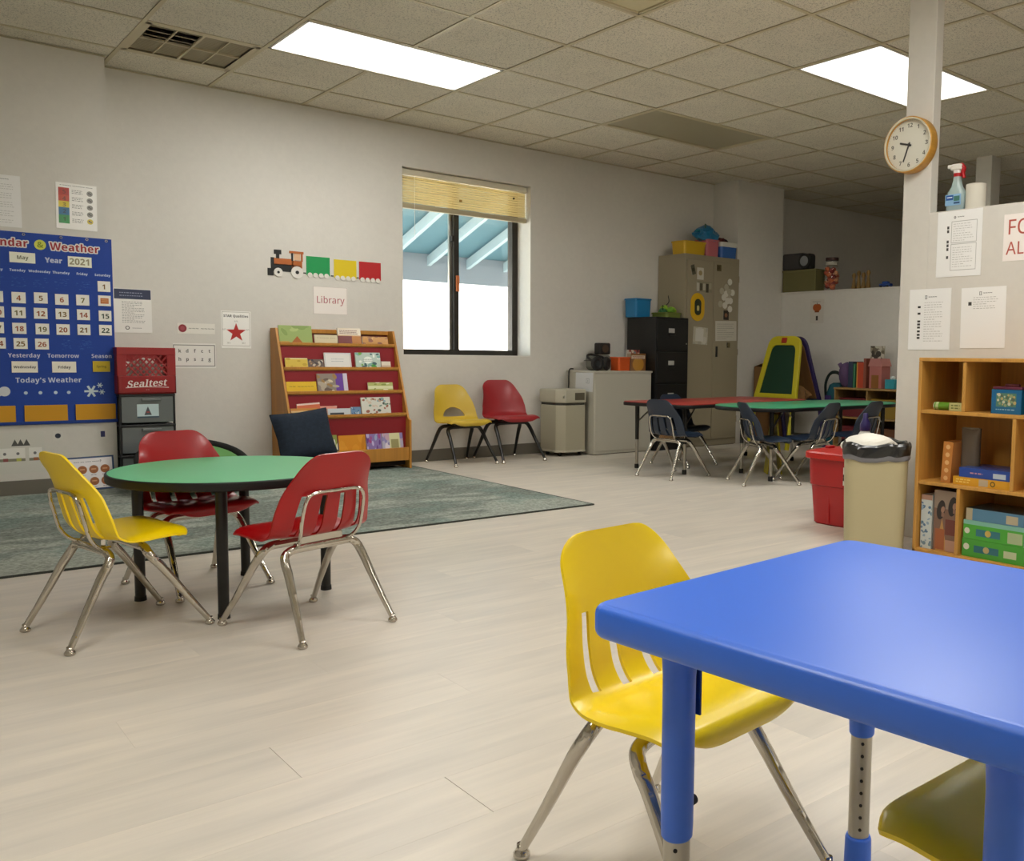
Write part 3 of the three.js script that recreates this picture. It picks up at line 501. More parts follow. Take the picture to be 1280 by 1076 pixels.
// ---------------------------------------------------------------- crate on drawer tower
{
  const x = -1.092, z = 0.16;
  const tw = thing('drawer_tower', 'black-framed plastic drawer tower with smoky drawers', 'drawers', [x, RUG, z]);
  const smoke = new THREE.MeshPhysicalMaterial({ color: 0x8d9393, roughness: 0.25, transmission: 0.45, thickness: 0 }), fr = M(0x16171a, 0.45);
  for (const y of [0.004, 0.185, 0.37, 0.556]) part('shelf_frame', rbox(0.31, 0.016, 0.29, 0.004, 0, y + 0.006, 0), fr, tw);
  for (const sx of [-1, 1]) for (const sz of [-1, 1]) part('post', rbox(0.012, 0.565, 0.02, 0.003, 0.149 * sx, 0.285, 0.13 * sz), fr, tw);
  for (let k = 0; k < 3; k++) {
    const d = part('drawer', merge([rbox(0.284, 0.158, 0.004, 0.0018, 0, 0, 0.138), rbox(0.004, 0.15, 0.26, 0.0018, -0.14), rbox(0.004, 0.15, 0.26, 0.0018, 0.14), rbox(0.28, 0.004, 0.26, 0.0018, 0, -0.074), rbox(0.28, 0.15, 0.004, 0.0018, 0, 0, -0.13)]), smoke, tw, [0, 0.105 + k * 0.185, 0]);
    part('handle', rbox(0.11, 0.018, 0.012, 0.004, 0.02, 0.06, 0.144), smoke, d);
    part('contents', rbox(0.25, 0.06 + 0.02 * k, 0.22, 0.01, 0, -0.035, 0), M([0x4a4f54, 0x5d6266, 0x6c7478][k], 0.9), d);
  }
  const cell = ink(200, 130, (g, w, h) => { fill(g, '#c4d7dc', 0, 0, w, h); fill(g, '#2b4a5c', 0, h - 14, w, 14); g.fillStyle = '#4a4d55'; g.beginPath(); g.moveTo(w / 2, 22); g.lineTo(w / 2 + 34, h - 26); g.lineTo(w / 2 - 34, h - 26); g.fill(); fill(g, '#b03a3a', w / 2 - 14, h * 0.55, 28, 10); });
  onWall('drawer_card', 'small pale picture card on the front of the top drawer', 'card', 0.12, 0.083, cell, [x + 0.0, 0.466 + RUG, z + 0.143], 0, 0, true);

  const cr = thing('milk_crate', 'red plastic milk crate with white script lettering on the drawer tower', 'crate', [x, 0.571 + RUG, z + 0.0]);
  const red = plastic(0x9a1418, 0.42), W = 0.322, Hc = 0.28;
  part('bottom', rbox(W, 0.012, 0.3, 0.004, 0, 0.006, 0), red, cr); part('rim', merge([rbox(W, 0.045, 0.012, 0.003, 0, Hc - 0.022, 0.145), rbox(W, 0.045, 0.012, 0.003, 0, Hc - 0.022, -0.145), rbox(0.012, 0.045, 0.3, 0.003, -W / 2 + 0.006, Hc - 0.022), rbox(0.012, 0.045, 0.3, 0.003, W / 2 - 0.006, Hc - 0.022)]), red, cr);
  part('lower_wall', merge([rbox(W, 0.11, 0.01, 0.003, 0, 0.055, 0.145), rbox(W, 0.11, 0.01, 0.003, 0, 0.055, -0.145), rbox(0.01, 0.11, 0.3, 0.003, -W / 2 + 0.005, 0.055), rbox(0.01, 0.11, 0.3, 0.003, W / 2 - 0.005, 0.055)]), red, cr);
  for (const sx of [-1, 1]) for (const sz of [-1, 1]) part('corner_post', rbox(0.05, Hc - 0.15, 0.01, 0.003, sx * (W / 2 - 0.025), 0.11 + (Hc - 0.15) / 2, sz * 0.1445), red, cr);
  for (const s of [-1, 1]) for (let k = -3; k <= 3; k++) { const g = box(0.009, 0.165, 0.006); g.rotateZ(0.7 * s); part('lattice_bar', g, red, cr, [k * 0.033, 0.172, 0.143 + s * 0.002]); }
  part('wall', rbox(W - 0.02, 0.15, 0.006, 0.002, 0, 0.17, -0.143), red, cr);
  for (const s of [-1, 1]) part('wall', rbox(0.006, 0.15, 0.28, 0.002, s * (W / 2 - 0.006), 0.17, 0), red, cr);
  const logo = ink(420, 130, (g, w, h) => { fill(g, '#971619', 0, 0, w, h); g.save(); g.translate(w / 2, h * 0.45); g.rotate(-0.05); g.transform(1, 0, -0.22, 1, 0, 0); words(g, 'Sealtest', 0, 0, 84, '#f0e4df', 'serif', 'center', 'bold'); g.restore(); g.strokeStyle = '#f0e4df'; g.lineWidth = 6; g.beginPath(); g.moveTo(30, h * 0.76); g.quadraticCurveTo(w * 0.5, h * 0.66, w - 30, h * 0.76); g.stroke(); words(g, '~ ~', w / 2, h * 0.9, 20, '#f0e4df'); });
  part('lettering', printed(0.275, 0.085, 0.002, logo, '#971619'), logo.s.paper, cr, [0, 0.06, 0.1512], 'white script lettering');
  const pl = thing('crumpled_paper', 'crumpled white paper inside the red milk crate', 'paper', [x - 0.01, 0.585 + RUG, z + 0.06]);
  const pg = new THREE.IcosahedronGeometry(0.1, 3), pa = pg.attributes.position; for (let i = 0; i < pa.count; i++) { const k = 0.75 + 0.5 * hash(pa.getX(i) * 900, pa.getY(i) * 900 + pa.getZ(i) * 500, 5); pa.setXYZ(i, pa.getX(i) * k * 1.2, pa.getY(i) * k * 0.85, pa.getZ(i) * k * 0.6); } pg.computeVertexNormals();
  part('sheet', pg, M(0xe9e5dc, 0.8), pl, [0, 0.11, 0]);
}

// ---------------------------------------------------------------- pocket-chart calendar
{
  const Z0 = 0.221, t = thing('pocket_calendar', 'blue fabric calendar and weather pocket chart on the wall', 'calendar', [0, 0, Z0]);
  const x0 = -1.985, x1 = -1.243, y0 = 0.408, y1 = 1.498, W = x1 - x0, Hh = y1 - y0, S = 1024 / Hh;
  const base = ink(W * S, Hh * S, (g, w, h) => {
    fill(g, '#0a3fa0', 0, 0, w, h); const X = (x) => (x - x0) * S, Y = (y) => (y1 - y) * S;
    for (let i = 0; i < 500; i++) fill(g, rnd() > 0.5 ? '#0c44a8' : '#093a96', rr(0, w), rr(0, h), rr(2, 40), 2);
    const out = (s, x, y, px, c, o, lw) => { g.font = `bold ${px}px sans-serif`; g.textAlign = 'center'; g.textBaseline = 'middle'; g.lineJoin = 'round'; g.strokeStyle = o; g.lineWidth = lw; g.strokeText(s, x, y); g.fillStyle = c; g.fillText(s, x, y); };
    out('Calendar', X(-1.79), Y(1.437), 56, '#a3262c', '#e9e3e0', 12); out('Weather', X(-1.433), Y(1.432), 56, '#a3262c', '#e9e3e0', 12);
    disc(g, '#d8dc5a', X(-1.603), Y(1.434), 27); words(g, '&', X(-1.603), Y(1.434), 42, '#8a9a20');
    out('Month', X(-1.86), Y(1.36), 34, '#c9cfe4', '#c9cfe4', 2); out('Year', X(-1.54), Y(1.35), 36, '#c9cfe4', '#c9cfe4', 2);
    ['Sunday', 'Monday', 'Tuesday', 'Wednesday', 'Thursday', 'Friday', 'Saturday'].forEach((d, i) => words(g, d, X(-1.925 + i * 0.1048), Y(1.283), 18, '#dfe3f2'));
    ['Today', 'Yesterday', 'Tomorrow', 'Season'].forEach((d, i) => words(g, d, X([-1.90, -1.70, -1.51, -1.315][i]), Y(0.803), 30, '#d5d3e4'));
    words(g, "Today's Weather", X(-1.585), Y(0.662), 38, '#d5d9ea');
    for (const dx of [-1.70, -1.63, -1.555, -1.49]) disc(g, '#cfe0ee', X(dx), Y(0.59), 9);
    for (const [sx, sy, r] of [[-1.375, 0.595, 34], [-1.33, 0.63, 15], [-1.32, 0.59, 15]]) { g.strokeStyle = '#d5e4ea'; g.lineWidth = r * 0.34; for (let a = 0; a < 3; a++) { g.beginPath(); g.moveTo(X(sx) - Math.cos(a * 1.047) * r, Y(sy) - Math.sin(a * 1.047) * r); g.lineTo(X(sx) + Math.cos(a * 1.047) * r, Y(sy) + Math.sin(a * 1.047) * r); g.stroke(); } }
    disc(g, '#d8dbe0', X(-1.80), Y(0.6), 26); disc(g, '#d8dbe0', X(-1.83), Y(0.595), 22);
    g.fillStyle = 'rgba(120,160,220,0.35)'; for (let i = 0; i < 260; i++) { const c = Math.floor(rnd() * 6), r = rnd() > 0.6 ? 1.218 : 0.868; g.fillRect(X(-1.96 + c * 0.1048 + rr(0, 0.066)), Y(r + rr(-0.03, 0.03)), rr(3, 14), 2); }
  });
  part('backing', printed(W, Hh, 0.004, base, '#0a3fa0'), base.s.paper, t, [(x0 + x1) / 2, (y0 + y1) / 2, 0.002]);
  const dayCell = (s, c) => ink(66, 62, (g, w, h) => { fill(g, '#faf6ec', 0, 0, w, h); if (s === '#') { fill(g, '#c9783f', 12, 16, 42, 32); fill(g, '#e0a878', 16, 24, 34, 4); fill(g, '#e0a878', 16, 34, 34, 4); } else words(g, s, w / 2, h / 2 + 2, 40, c); });
  let day = 1;
  for (let r = 0; r < 5; r++) for (let c = 0; c < 7; c++) {
    if (r === 0 && c < 6) continue; if (day > 26) break;
    const cell = dayCell(day === 8 ? '#' : String(day), day === 15 || day === 22 ? '#33402e' : ['#9a4c1c', '#7d5a1e', '#a3502a', '#6e6428'][day % 4]); day++;
    part('day_card', printed(0.066, 0.062, 0.003, cell, '#d8d3c8'), cell.s.paper, t, [-1.925 + c * 0.1048 + (c === 6 ? 0.004 : 0) + rr(-0.003, 0.003), 1.218 - r * 0.0868 + rr(-0.002, 0.002), 0.006]);
  }
  const strip = (s, x, y, w, h, bg = '#faf6ec', c = '#6a645a', px = 22) => { const cell = ink(w * S, h * S, (g, a, b) => { fill(g, bg, 0, 0, a, b); words(g, s, a / 2, b / 2, px, c); }); part('word_card', printed(w, h, 0.003, cell, '#d8d3c8'), cell.s.paper, t, [x, y, 0.006]); };
  strip('May', -1.69, 1.355, 0.122, 0.058, '#f8f8e6', '#77775c', 26); strip('2021', -1.41, 1.352, 0.12, 0.06, '#f8f8e6', '#a39a78', 46);
  strip('Wednesday', -1.7, 0.738, 0.124, 0.064, '#faf3e4', '#4a443c', 18); strip('Friday', -1.508, 0.738, 0.12, 0.064, '#faf3e4', '#4a443c', 20); strip('Thursday', -1.895, 0.738, 0.124, 0.064, '#faf3e4', '#4a443c', 18);
  strip('Spring', -1.318, 0.742, 0.09, 0.064, '#d8bd2c', '#8c7414', 16);
  for (const [a, b] of [[-1.965, -1.752], [-1.711, -1.499], [-1.459, -1.25]]) part('yellow_pocket', rbox(b - a, 0.094, 0.006, 0.002, (a + b) / 2, 0.471, 0.007), M(0xd99c10, 0.5), t);
  part('bottom_hem', rbox(W + 0.01, 0.02, 0.012, 0.004, (x0 + x1) / 2, y0 + 0.008, 0.006), M(0x123a8a, 0.7), t);
  for (const gx of [-1.9, -1.68, -1.5, -1.37, -1.27]) part('grommet', new THREE.TorusGeometry(0.006, 0.002, 6, 14), steel, t, [gx, 1.486, 0.005]);
}

// ---------------------------------------------------------------- papers and signs on the walls
{
  const sheetPaper = (draw, w = 216, h = 280) => ink(w, h, (g, a, b) => { fill(g, '#fbf9f3', 0, 0, a, b); draw(g, a, b); });
  const BW = 0.2212, W0 = 0.0012;
  onWall('paper_notice', 'plain white notice in a sleeve above the left of the calendar', 'paper', 0.22, 0.285, sheetPaper((g, w) => { fill(g, '#f0efec', 0, 0, 216, 280); words(g, '~~~~~~~', w * 0.6, 22, 18, '#555'); scribble(g, '#b3b1ad', 20, 50, 170, 18, 12, 2); }), [-1.795, 1.664, BW], 0, 0.005, true);
  onWall('energy_chart', 'paper chart with red, yellow, blue and green bands above the calendar', 'paper', 0.206, 0.262, sheetPaper((g, w, h) => {
    words(g, '~ ~~~~~ ~~~~~~~ ~~~~', w / 2, 16, 17, '#43403a'); const c = [['#b8321f', 30, 50], ['#c4462a', 76, 40], ['#dcc42c', 112, 42], ['#1f6e9c', 150, 46], ['#26934a', 196, 50]]; c.forEach(([k, y, hh], i) => { fill(g, k, 14, y, 56, hh + 1); words(g, String(5 - i), 44, y + hh / 2, 34, 'rgba(40,30,20,0.55)'); });
    for (let i = 0; i < 5; i++) { scribble(g, '#77736b', 84, 40 + i * 44, 60, 3, 9, 3); blobs(g, 0, 0, ['#555'], 0, 0, 0); disc(g, i === 4 ? '#d8c23c' : '#8b8880', 178, 52 + i * 43, 16); disc(g, '#4d4a45', 174, 50 + i * 43, 5); disc(g, '#4d4a45', 183, 55 + i * 43, 4); }
  }), [-1.415, 1.67, BW], 0, -0.012, true);
  onWall('picture_sheet', 'white worksheet with small pictures under the calendar', 'paper', 0.23, 0.235, ink(240, 236, (g, w, h) => { fill(g, '#dbd9cf', 0, 0, w, h); blobs(g, 0, 0, ['#333'], 0, 0, 0); for (const x of [92, 120, 150]) { g.fillStyle = '#4a4a46'; g.beginPath(); g.moveTo(x - 18, 78); g.lineTo(x, 40); g.lineTo(x + 18, 78); g.fill(); } for (const [x, c] of [[10, '#96504a'], [75, '#c4c65c'], [160, '#a8663c']]) { fill(g, '#efede6', x, 90, 66, 60); fill(g, '#8a876f', x, 150, 66, 16); fill(g, c, x + 22, 148, 24, 18); disc(g, '#777', x + 30, 122, 8); } }), [-1.735, 0.247, BW], 0, 0, true);
  for (const [x, lab, c] of [[-1.552, 'tiny dark-blue round sticker under the calendar', '#2a3040'], [-1.322, 'tiny dark-blue square sticker under the calendar', '#2b2f63']]) onWall('wall_sticker', lab, 'sticker', 0.05, 0.055, ink(50, 55, (g, w, h) => { fill(g, '#dedbd2', 0, 0, w, h); x < -1.5 ? disc(g, c, w / 2, h / 2, 14) : fill(g, c, 14, 10, 22, 34); }), [x, 0.336, BW]);
  { // feelings poster standing on the rug
    const cell = ink(300, 216, (g, w, h) => { fill(g, '#faf4f5', 0, 0, w, h); g.strokeStyle = '#2c4a78'; g.lineWidth = 14; g.strokeRect(4, 4, w - 8, h - 8); words(g, '~~~ ~~ ~~~ ~~~~?', w / 2, 32, 20, '#55505c'); for (let r = 0; r < 2; r++) for (let c = 0; c < 4; c++) { const x = 54 + c * 64, y = 84 + r * 76; disc(g, '#a8602a', x, y, 26); fill(g, '#dca070', x - 14, y - 6, 28, 8); words(g, '~', x, y + 12, 20, '#5f2f10'); scribble(g, '#8a8088', x - 18, y + 33, 36, 1, 4, 3); } });
    const p = onWall('feelings_poster', 'laminated poster of eight orange faces with a blue border, leaning on the wall', 'poster', 0.275, 0.2, cell, [-1.41, 0.1 + RUG, 0.252], 0, 0.02, true); p.rotation.x = -0.1;
  }
  onWall('paper_notice', 'white notice with a navy heading band above the milk crate', 'paper', 0.213, 0.275, sheetPaper((g, w, h) => { fill(g, '#f4f2ec', 0, 0, w, h); fill(g, '#1a2a50', 4, 4, w - 8, 62); scribble(g, '#8f9ab5', 34, 24, 150, 2, 18, 5); scribble(g, '#8e8b86', 46, 82, 130, 14, 10, 3); g.strokeStyle = '#444'; g.lineWidth = 4; g.beginPath(); g.arc(74, 248, 10, 0, 7); g.stroke(); words(g, '~~~~~', 128, 248, 20, '#555'); }), [-1.091, 1.088, W0], 0, 0, true);
  onWall('name_strip', 'white strip with a red round badge and pale lettering', 'paper', 0.23, 0.068, ink(236, 68, (g, w, h) => { fill(g, '#ece8de', 0, 0, w, h); disc(g, '#8e2a35', 32, 34, 25); disc(g, '#a84a52', 32, 34, 14); words(g, '~~~ ~~~~', 150, 34, 40, '#a7a399'); }), [-0.722, 0.988, W0]);
  onWall('letter_chart', 'white framed chart with ten small dark pictures in two rows', 'chart', 0.262, 0.162, ink(300, 186, (g, w, h) => { fill(g, '#f0ede6', 0, 0, w, h); g.strokeStyle = '#6d6b66'; g.lineWidth = 5; g.strokeRect(6, 14, w - 14, h - 30); for (let c = 0; c < 5; c++) for (let r = 0; r < 2; r++) { fill(g, '#efece6', 26 + c * 52, 32 + r * 62, 42, 52); words(g, ['k', 'd', 'f', 'c', 't', 'h', 'p', 's', 'z', 'g'][r * 5 + c], 47 + c * 52, 58 + r * 62, 36, '#55524d'); } }), [-0.737, 0.81, W0], 0, 0, true);
  onWall('star_poster', 'white poster with a large red five-pointed star', 'poster', 0.192, 0.25, sheetPaper((g, w, h) => { g.strokeStyle = '#b9b4aa'; g.lineWidth = 3; g.strokeRect(8, 8, w - 16, h - 26); words(g, 'STAR Qualities', w / 2, 36, 24, '#2f2b28'); g.fillStyle = '#b81c18'; g.beginPath(); for (let i = 0; i < 10; i++) { const r = i % 2 ? 27 : 68, a = -Math.PI / 2 + i * Math.PI / 5; g.lineTo(w / 2 + r * Math.cos(a), 152 + r * Math.sin(a)); } g.fill(); for (let i = 0; i < 5; i++) { const a = -Math.PI / 2 + i * 1.2566; scribble(g, '#8f8b84', w / 2 + 84 * Math.cos(a) - 12, 152 + 84 * Math.sin(a), 24, 2, 6, 2); } }, 200, 262), [-0.472, 0.988, W0], 0, 0, true);
  onWall('library_sign', 'white sign reading Library in red above the book display', 'sign', 0.255, 0.2, ink(300, 236, (g, w, h) => { fill(g, '#f7efe8', 0, 0, w, h); g.strokeStyle = '#b8b1a8'; g.lineWidth = 3; g.strokeRect(4, 4, w - 8, h - 8); words(g, 'Library', w / 2, h * 0.48, 78, '#b0545c', 'sans-serif', 'center', 'normal'); }), [0.183, 1.215, W0], 0, 0, true);
  { // paper train: engine and three wagons
    const tr = thing('paper_train_engine', 'black and orange cut-out train engine on the wall', 'wall decoration', [-0.125, 1.455, 0.001]);
    const bl = M(0x1d1f1e, 0.6), og = M(0xb9652a, 0.6), wh = M(0xe6e2da, 0.6), p = (n, w, h, x, y, m, d = 0.003) => part(n, box(w, h, d, x, y, d / 2), m, tr);
    p('boiler', 0.15, 0.045, -0.03, 0.012, og); p('chassis', 0.2, 0.05, -0.005, -0.03, bl); p('smokebox', 0.022, 0.075, -0.098, 0.0, bl, 0.004); p('roof', 0.1, 0.016, 0.068, 0.083, og, 0.004); p('cab', 0.075, 0.05, 0.07, -0.0, og); p('cab_window', 0.042, 0.045, 0.072, 0.052, M(0xe0b48c, 0.6)); p('cab_post', 0.012, 0.055, 0.038, 0.05, bl, 0.004); p('cab_post', 0.012, 0.055, 0.106, 0.05, og, 0.004); p('chimney', 0.022, 0.035, -0.062, 0.05, bl, 0.004); p('chimney_cap', 0.05, 0.03, -0.062, 0.077, bl, 0.004); p('cowcatcher', 0.04, 0.05, -0.112, -0.062, bl, 0.003);
    for (const [x, r, y] of [[-0.06, 0.03, -0.062], [0.07, 0.042, -0.055]]) { const w = part('wheel', cyl(r, r, 0.005, 0, 0, 0, 28).rotateX(Math.PI / 2), wh, tr, [x, y, 0.005]); part('hub', cyl(r * 0.3, r * 0.3, 0.006, 0, 0, 0, 14).rotateX(Math.PI / 2), bl, w, [0, 0, 0.001]); }
    for (const [x, y, c, n] of [[0.096, 1.455, 0x1d9a54, 'green'], [0.296, 1.448, 0xe3c81c, 'yellow'], [0.486, 1.447, 0xba1f22, 'red']]) {
      const g = thing('paper_train_wagon', `${n} paper train wagon with small white wheels on the wall`, 'wall decoration', [x, y, 0.001]);
      part('backing', box(0.182, 0.142, 0.001, 0, 0, 0.0005), M(0xdcdcd0, 0.6), g);
      part('body', box(0.17, 0.132, 0.003, 0, 0, 0.0015), M(c, 0.4), g); for (let k = 0; k < 4; k++) part('wheel', cyl(0.017, 0.017, 0.004, 0, 0, 0, 18).rotateX(Math.PI / 2), wh, g, [-0.06 + k * 0.04, -0.066, 0.004]);
      part('coupling', box(0.02, 0.008, 0.002, -0.097, -0.055, 0.001), bl, g);
    }
  }
  // partition notices, facing the open room
  const R = -Math.PI / 2, PX = 1.3188;
  const notice = (f) => sheetPaper((g, w, h) => { fill(g, '#f7f7f5', 0, 0, w, h); f(g, w, h); });
  onWall('paper_notice', 'white notice in a sleeve beside the clock post, right under the spray bottle', 'paper', 0.22, 0.295, notice((g, w) => { words(g, 'o ~~~', w * 0.48, 26, 20, '#55534f'); g.strokeStyle = '#a9a8a4'; g.lineWidth = 2; g.strokeRect(70, 46, 120, 90); g.strokeRect(70, 142, 120, 110); scribble(g, '#bdbcb8', 78, 56, 100, 8, 10, 2); scribble(g, '#bdbcb8', 78, 156, 100, 9, 10, 2); for (const y of [64, 80, 124, 140, 156, 190]) fill(g, '#3c3b39', 48, y, 10, 12); }), [PX, 1.376, 4.285], R, 0, true);
  onWall('paper_notice', 'white notice with a column of black marks over the left end of the cubby', 'paper', 0.216, 0.282, notice((g, w) => { words(g, '[] ~~~~', w * 0.52, 36, 20, '#444'); scribble(g, '#b3b2ae', 80, 62, 100, 17, 11, 2); for (const y of [78, 108, 144, 158, 172, 190, 206, 220]) fill(g, '#31302e', 46, y, 15, 9); }), [PX, 1.038, 4.15], R, 0, true);
  onWall('paper_notice', 'mostly blank white notice in a sleeve beside the notice with black marks', 'paper', 0.212, 0.27, notice((g, w) => { words(g, '[] ~~~~', w * 0.55, 26, 20, '#555'); scribble(g, '#aeada9', 60, 46, 120, 6, 10, 2); fill(g, '#44423f', 36, 66, 16, 16); }), [PX, 1.04, 4.415], R, 0.01, true);
  onWall('allergy_sign', 'white sign with thin red capital lettering on the partition', 'sign', 0.44, 0.2, ink(440, 200, (g, w, h) => { fill(g, '#f8f0ea', 0, 0, w, h); g.font = 'normal 92px sans-serif'; words(g, 'FOOD', 14, 56, 88, '#b5503f', 'sans-serif', 'left', 'normal'); words(g, 'ALLERGIES', 14, 146, 74, '#b5503f', 'sans-serif', 'left', 'normal'); }), [PX, 1.381, 4.715], R, 0);
  onWall('apple_card', 'narrow white card with an orange apple on the half wall', 'card', 0.17, 0.238, ink(170, 238, (g, w, h) => { fill(g, '#d5cfc4', 0, 0, w, h); scribble(g, '#a09a90', 30, 20, 110, 2, 8, 3); disc(g, '#b35a22', 68, 82, 34); disc(g, '#b35a22', 102, 82, 34); fill(g, '#8a4a1e', 58, 112, 54, 18); fill(g, '#54432f', 82, 36, 7, 18); fill(g, '#3c342b', 74, 165, 24, 44); }), [4.7885, 1.315, 0.79], R, 0, false);
}

// ---------------------------------------------------------------- cabinets along the back wall
function ringLoft(rings, n = 48, e = 4) {              // stacked rounded-square rings [y, half width, half depth], capped at the bottom
  const pos = [], idx = [];
  rings.forEach(([y, a, b]) => { for (let k = 0; k < n; k++) { const t = k / n * Math.PI * 2, c = Math.cos(t), s = Math.sin(t); pos.push(a * Math.sign(c) * Math.abs(c) ** (2 / e), y, b * Math.sign(s) * Math.abs(s) ** (2 / e)); } });
  for (let i = 0; i < rings.length - 1; i++) for (let k = 0; k < n; k++) { const a = i * n + k, b = i * n + (k + 1) % n; idx.push(a, a + n, b, b, a + n, b + n); }
  for (const [row, up] of [[0, 0], [rings.length - 1, 1]]) { const q = pos.length / 3; pos.push(0, rings[row][0], 0); for (let k = 0; k < n; k++) { const a = row * n + k, b = row * n + (k + 1) % n; up ? idx.push(q, b, a) : idx.push(q, a, b); } }
  const g = new THREE.BufferGeometry(); g.setAttribute('position', new THREE.Float32BufferAttribute(pos, 3)); g.setIndex(idx); g.setAttribute('uv', new THREE.Float32BufferAttribute(new Float32Array(pos.length / 3 * 2), 2)); g.computeVertexNormals();
  return toCreasedNormals(g, 0.6);
}
function bin(name, label, category, [w, h, d], mat, pos, turn, { rim = mat, rimH = 0.014, group, taper = 0.92 } = {}) {   // an open plastic tub with a rolled rim
  const t = thing(name, label, category, pos, turn, group), a = w / 2, b = d / 2;
  part('tub', ringLoft([[0, a * taper, b * taper], [0.004, a * taper, b * taper], [h - 0.01, a - 0.002, b - 0.002], [h - 0.002, a - 0.002, b - 0.002], [h - 0.002, a - 0.006, b - 0.006], [0.008, a * taper - 0.006, b * taper - 0.006]], 48, 8), mat, t);
  part('rim', ringLoft([[h - rimH, a - 0.001, b - 0.001], [h - rimH + 0.002, a + 0.004, b + 0.004], [h - 0.003, a + 0.004, b + 0.004], [h, a, b], [h - 0.003, a - 0.005, b - 0.005]], 48, 8), rim, t);
  return t;
}
const lump = (r, sx, sy, sz, s, detail = 2, k0 = 0.8, k1 = 0.4) => { const g = new THREE.IcosahedronGeometry(r, detail), p = g.attributes.position; for (let i = 0; i < p.count; i++) { const k = k0 + k1 * noise(p.getX(i) / r * 2 + 9, p.getY(i) / r * 2 + p.getZ(i) / r + 9, 64, 64, s); p.setXYZ(i, p.getX(i) * k * sx, p.getY(i) * k * sy, p.getZ(i) * k * sz); } g.computeVertexNormals(); return g; };
{
  const beige = M(0x9a9078, 0.5), putty = M(0xa8a291, 0.5), blackMetal = M(0x131312, 0.4);
  // grey-white low cabinet
  const wc = thing('low_cabinet', 'low grey-white metal cabinet beside the air purifier', 'cabinet', [2.605, 0, 0.23]);
  part('body', rbox(0.65, 0.7, 0.38, 0.006, 0, 0.355, 0), M(0xb9b5a6, 0.5), wc); part('top', rbox(0.664, 0.016, 0.394, 0.004, 0, 0.709, 0), M(0xc0bcad, 0.45), wc); part('plinth', box(0.6, 0.01, 0.34, 0, 0.005, 0), rubber, wc);
  part('door', rbox(0.63, 0.66, 0.008, 0.003, 0, 0.362, 0.192), M(0xbab6a7, 0.5), wc);
  // black filing cabinet
  const fc = thing('filing_cabinet', 'black four-drawer metal filing cabinet', 'cabinet', [3.155, 0, 0.245]);
  part('body', rbox(0.4, 1.2, 0.4, 0.005, 0, 0.6, 0), blackMetal, fc);
  for (let k = 0; k < 4; k++) { const d = part('drawer', rbox(0.376, 0.275, 0.014, 0.004, 0, 0.17 + k * 0.29, 0.202), blackMetal, fc); part('label_holder', rbox(0.07, 0.04, 0.006, 0.002, -0.02, 0.21 + k * 0.29, 0.211), M(0xb8b7b0, 0.5), d, null, 'white label card'); part('pull', rbox(0.075, 0.016, 0.02, 0.004, -0.02, 0.172 + k * 0.29, 0.215), blackMetal, d); }
  part('lock', cyl(0.007, 0.007, 0.006, 0, 0, 0, 14).rotateX(Math.PI / 2), steel, fc, [0.165, 0.965, 0.212]);
  // tall storage cabinet
  const tc = thing('tall_cabinet', 'tall beige metal storage cabinet covered in magnets', 'cabinet', [3.728, 0, 0.2]);
  part('body', rbox(0.728, 1.79, 0.37, 0.005, 0, 0.9, -0.005), beige, tc); part('plinth', box(0.69, 0.05, 0.34, 0, 0.025, 0), M(0x6e6653, 0.6), tc);
  for (const s of [-1, 1]) { const d = part('door', rbox(0.34, 1.68, 0.014, 0.004, s * 0.172, 0.905, 0.188), beige, tc); if (s > 0) { part('handle', rbox(0.016, 0.1, 0.018, 0.004, 0.045, 0.9, 0.203), blackMetal, d); } for (const y of [0.25, 0.9, 1.6]) part('hinge', cyl(0.006, 0.006, 0.06, s * 0.345, y, 0.193, 10), beige, d); }
  // magnets and papers on its doors
  const Z1 = 0.3965, mag = (label, w, h, x, y, draw, tilt = 0, cat = 'magnet') => onWall('fridge_magnet', label, cat, w, h, ink(w * 700, h * 700, draw), [x, y, Z1], 0, tilt);
  { const o = thing('oval_sign', 'yellow oval magnet with a dark picture on the tall cabinet', 'magnet', [3.513, 1.31, 0.396]); const g = slab(roundRect(0.18, 0.26, 0.088), 0.006, 0.002).rotateX(Math.PI / 2); part('plate', g, M(0xd8ab16, 0.4), o); part('picture', slab(roundRect(0.085, 0.15, 0.04), 0.003, 0.001).rotateX(Math.PI / 2), M(0x29331f, 0.5), o, [0, 0, 0.006]); part('figure', slab(roundRect(0.03, 0.05, 0.012), 0.002, 0.0005).rotateX(Math.PI / 2), M(0xc9c07a, 0.5), o, [0, -0.01, 0.009]); }
  mag('white lined paper held on the right cabinet door', 0.29, 0.19, 3.905, 1.1, (g, w, h) => { fill(g, '#cbc6b8', 0, 0, w, h); scribble(g, '#8f8a80', 16, 20, w - 40, 8, 14, 3); }, 0.03, 'paper');
  mag('white note with torn edges on the left cabinet door', 0.19, 0.16, 3.56, 1.045, (g, w, h) => { fill(g, '#c2bda8', 0, 0, w, h); blobs(g, w, h, ['#cfcbbd', '#b3ae9c'], 10, 10, 30); fill(g, '#d8d5ca', 20, 10, w - 60, h - 30); }, -0.05, 'paper');
  mag('black picture magnet above the lined paper', 0.075, 0.09, 3.9, 1.25, (g, w, h) => { fill(g, '#2b231d', 0, 0, w, h); disc(g, '#8a5f43', w / 2, h / 2, 14); });
  mag('white square magnet near the cabinet top', 0.085, 0.11, 3.545, 1.62, (g, w, h) => { fill(g, '#cdc9bb', 0, 0, w, h); disc(g, '#a08f63', w / 2, h * 0.45, 16); });
  mag('dark narrow magnet at the cabinet top corner', 0.05, 0.09, 3.45, 1.65, (g, w, h) => { fill(g, '#54503f', 0, 0, w, h); disc(g, '#35321f', w / 2, h / 2, 12); }, 0.3);
